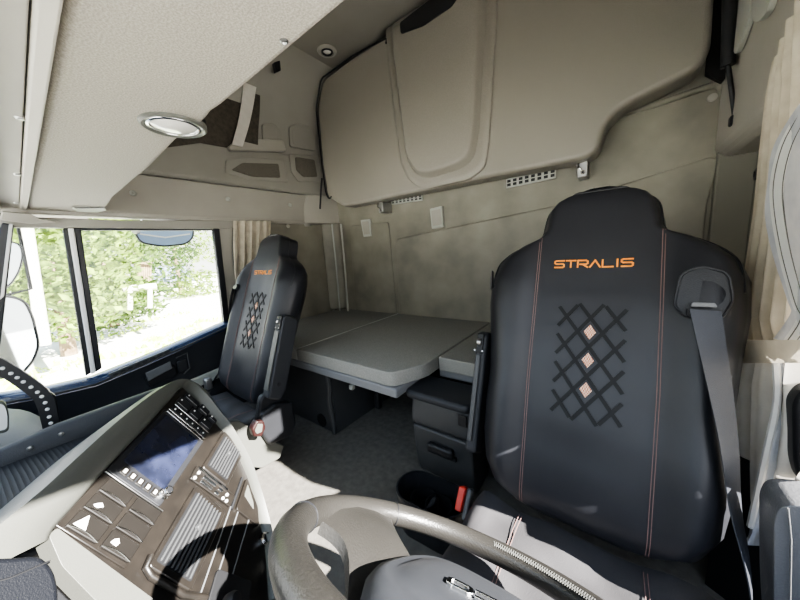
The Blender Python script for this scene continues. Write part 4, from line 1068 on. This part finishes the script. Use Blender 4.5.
# mirrors outside the passenger door
def mirror(name, label, pxs, X, nrm, rad, r=.03):
    c = PX(*pxs[0], X); n = V(nrm).normalized()
    q = fillet([on(a, b, n, c) for a, b in pxs], r)
    t = thing(name, label, 'mirror', c)
    MB().prism([p + n*.004 for p in q], -n*.002).build('mirror_glass', M['mirror_glass'], t)
    MB().tube(q, rad, 8, closed=True).build('mirror_rim', M['black'], t)
    ctr = sum(q, V((0, 0, 0)))/len(q)
    MB().grid([[p - n*.004 for p in q], [ctr + (p-ctr)*.95 - n*.05 for p in q], [ctr + (p-ctr)*.5 - n*.09 for p in q], [ctr + (p-ctr)*.02 - n*.1 for p in q]], True).build('mirror_housing', M['black'], t)
    return t
t = mirror('door_mirror', 'large lower door mirror outside the quarter light, far left', [(-22, 298), (8, 296), (24, 301), (32, 318), (38, 345), (33, 360), (20, 375), (-22, 380)], -2.08, (.72, .69, .05), .008)
MB().tube([V((-2.15, -.28, .5)), V((-2.15, -.28, 1.0))], .02).build('mirror_arm', M['black'], t)
t2 = mirror('wide_angle_mirror', 'narrow upper wide-angle mirror outside the quarter light, far left', [(-16, 240), (6, 241), (19, 244), (22, 256), (18, 272), (8, 287), (-16, 291)], -2.08, (.72, .69, .0), .006)
MB().tube([PX(18, 226, -2.08), PX(31, 289, -2.08), PX(7, 295, -2.08)], .006).build('mirror_bracket', M['black'], t2)
km = thing('kerb_mirror', 'blue-tinted kerb mirror hanging above the passenger window', 'mirror', PX(163, 236, -2.05))
q = fillet([PX(a, b, -2.05) for a, b in ((134, 222), (194, 222), (193, 238), (186, 244), (163, 246.5), (142, 243), (136, 236))], .03)
MB().prism(q, (-.03, 0, 0)).build('mirror_shell', M['blue_glass'], km, bevel=.006)
MB().tube(q, .005, 8, closed=True).build('mirror_rim', M['black'], km)
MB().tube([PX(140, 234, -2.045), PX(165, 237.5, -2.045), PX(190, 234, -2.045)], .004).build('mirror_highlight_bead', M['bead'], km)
MB().tube([PX(136, 231, -2.0), PX(136, 227, -1.86)], .018).build('mirror_mount', M['black'], km)

# ------------------------------------------------------------------ light, sky, camera
sun = bpy.data.lights.new('sun', 'SUN'); so = bpy.data.objects.new('sun', sun); COL.objects.link(so)
sun.energy = 65; sun.angle = R(.6); sun.color = (1, .96, .9)
so.rotation_euler = V((-1.465, -.12, -1)).to_track_quat('-Z', 'Y').to_euler()
w = bpy.data.worlds.new('sky'); bpy.context.scene.world = w; w.use_nodes = True
nt = w.node_tree; bg = nt.nodes['Background']
tc = nt.nodes.new('ShaderNodeTexCoord'); sx = nt.nodes.new('ShaderNodeSeparateXYZ'); rp = nt.nodes.new('ShaderNodeValToRGB')
rp.color_ramp.elements[0].position = 0; rp.color_ramp.elements[0].color = (1, .98, .94, 1)
rp.color_ramp.elements[1].position = .6; rp.color_ramp.elements[1].color = (.62, .76, 1, 1)
nt.links.new(tc.outputs['Generated'], sx.inputs[0]); nt.links.new(sx.outputs['Z'], rp.inputs[0]); nt.links.new(rp.outputs[0], bg.inputs[0])
bg.inputs[1].default_value = 4.0

cam = bpy.data.cameras.new('camera'); co = bpy.data.objects.new('camera', cam); COL.objects.link(co)
cam.sensor_fit = 'HORIZONTAL'; cam.sensor_width = 36; cam.lens = F_PX/800*36; cam.clip_start = .01; cam.clip_end = 300
mw = Matrix.Identity(4)
for i in range(3):
    mw[i][0] = ROWS[i][0]; mw[i][1] = -ROWS[i][1]; mw[i][2] = -ROWS[i][2]; mw[i][3] = EYE[i]
co.matrix_world = mw
sc = bpy.context.scene; sc.camera = co
sc.view_settings.view_transform = 'AgX'
sc.view_settings.look = 'AgX - Medium High Contrast'
sc.view_settings.exposure = 0.1
sc.cycles.max_bounces = 10; sc.cycles.diffuse_bounces = 6; sc.cycles.transparent_max_bounces = 12
sc.cycles.use_denoising = True
sc.cycles.sample_clamp_indirect = 8
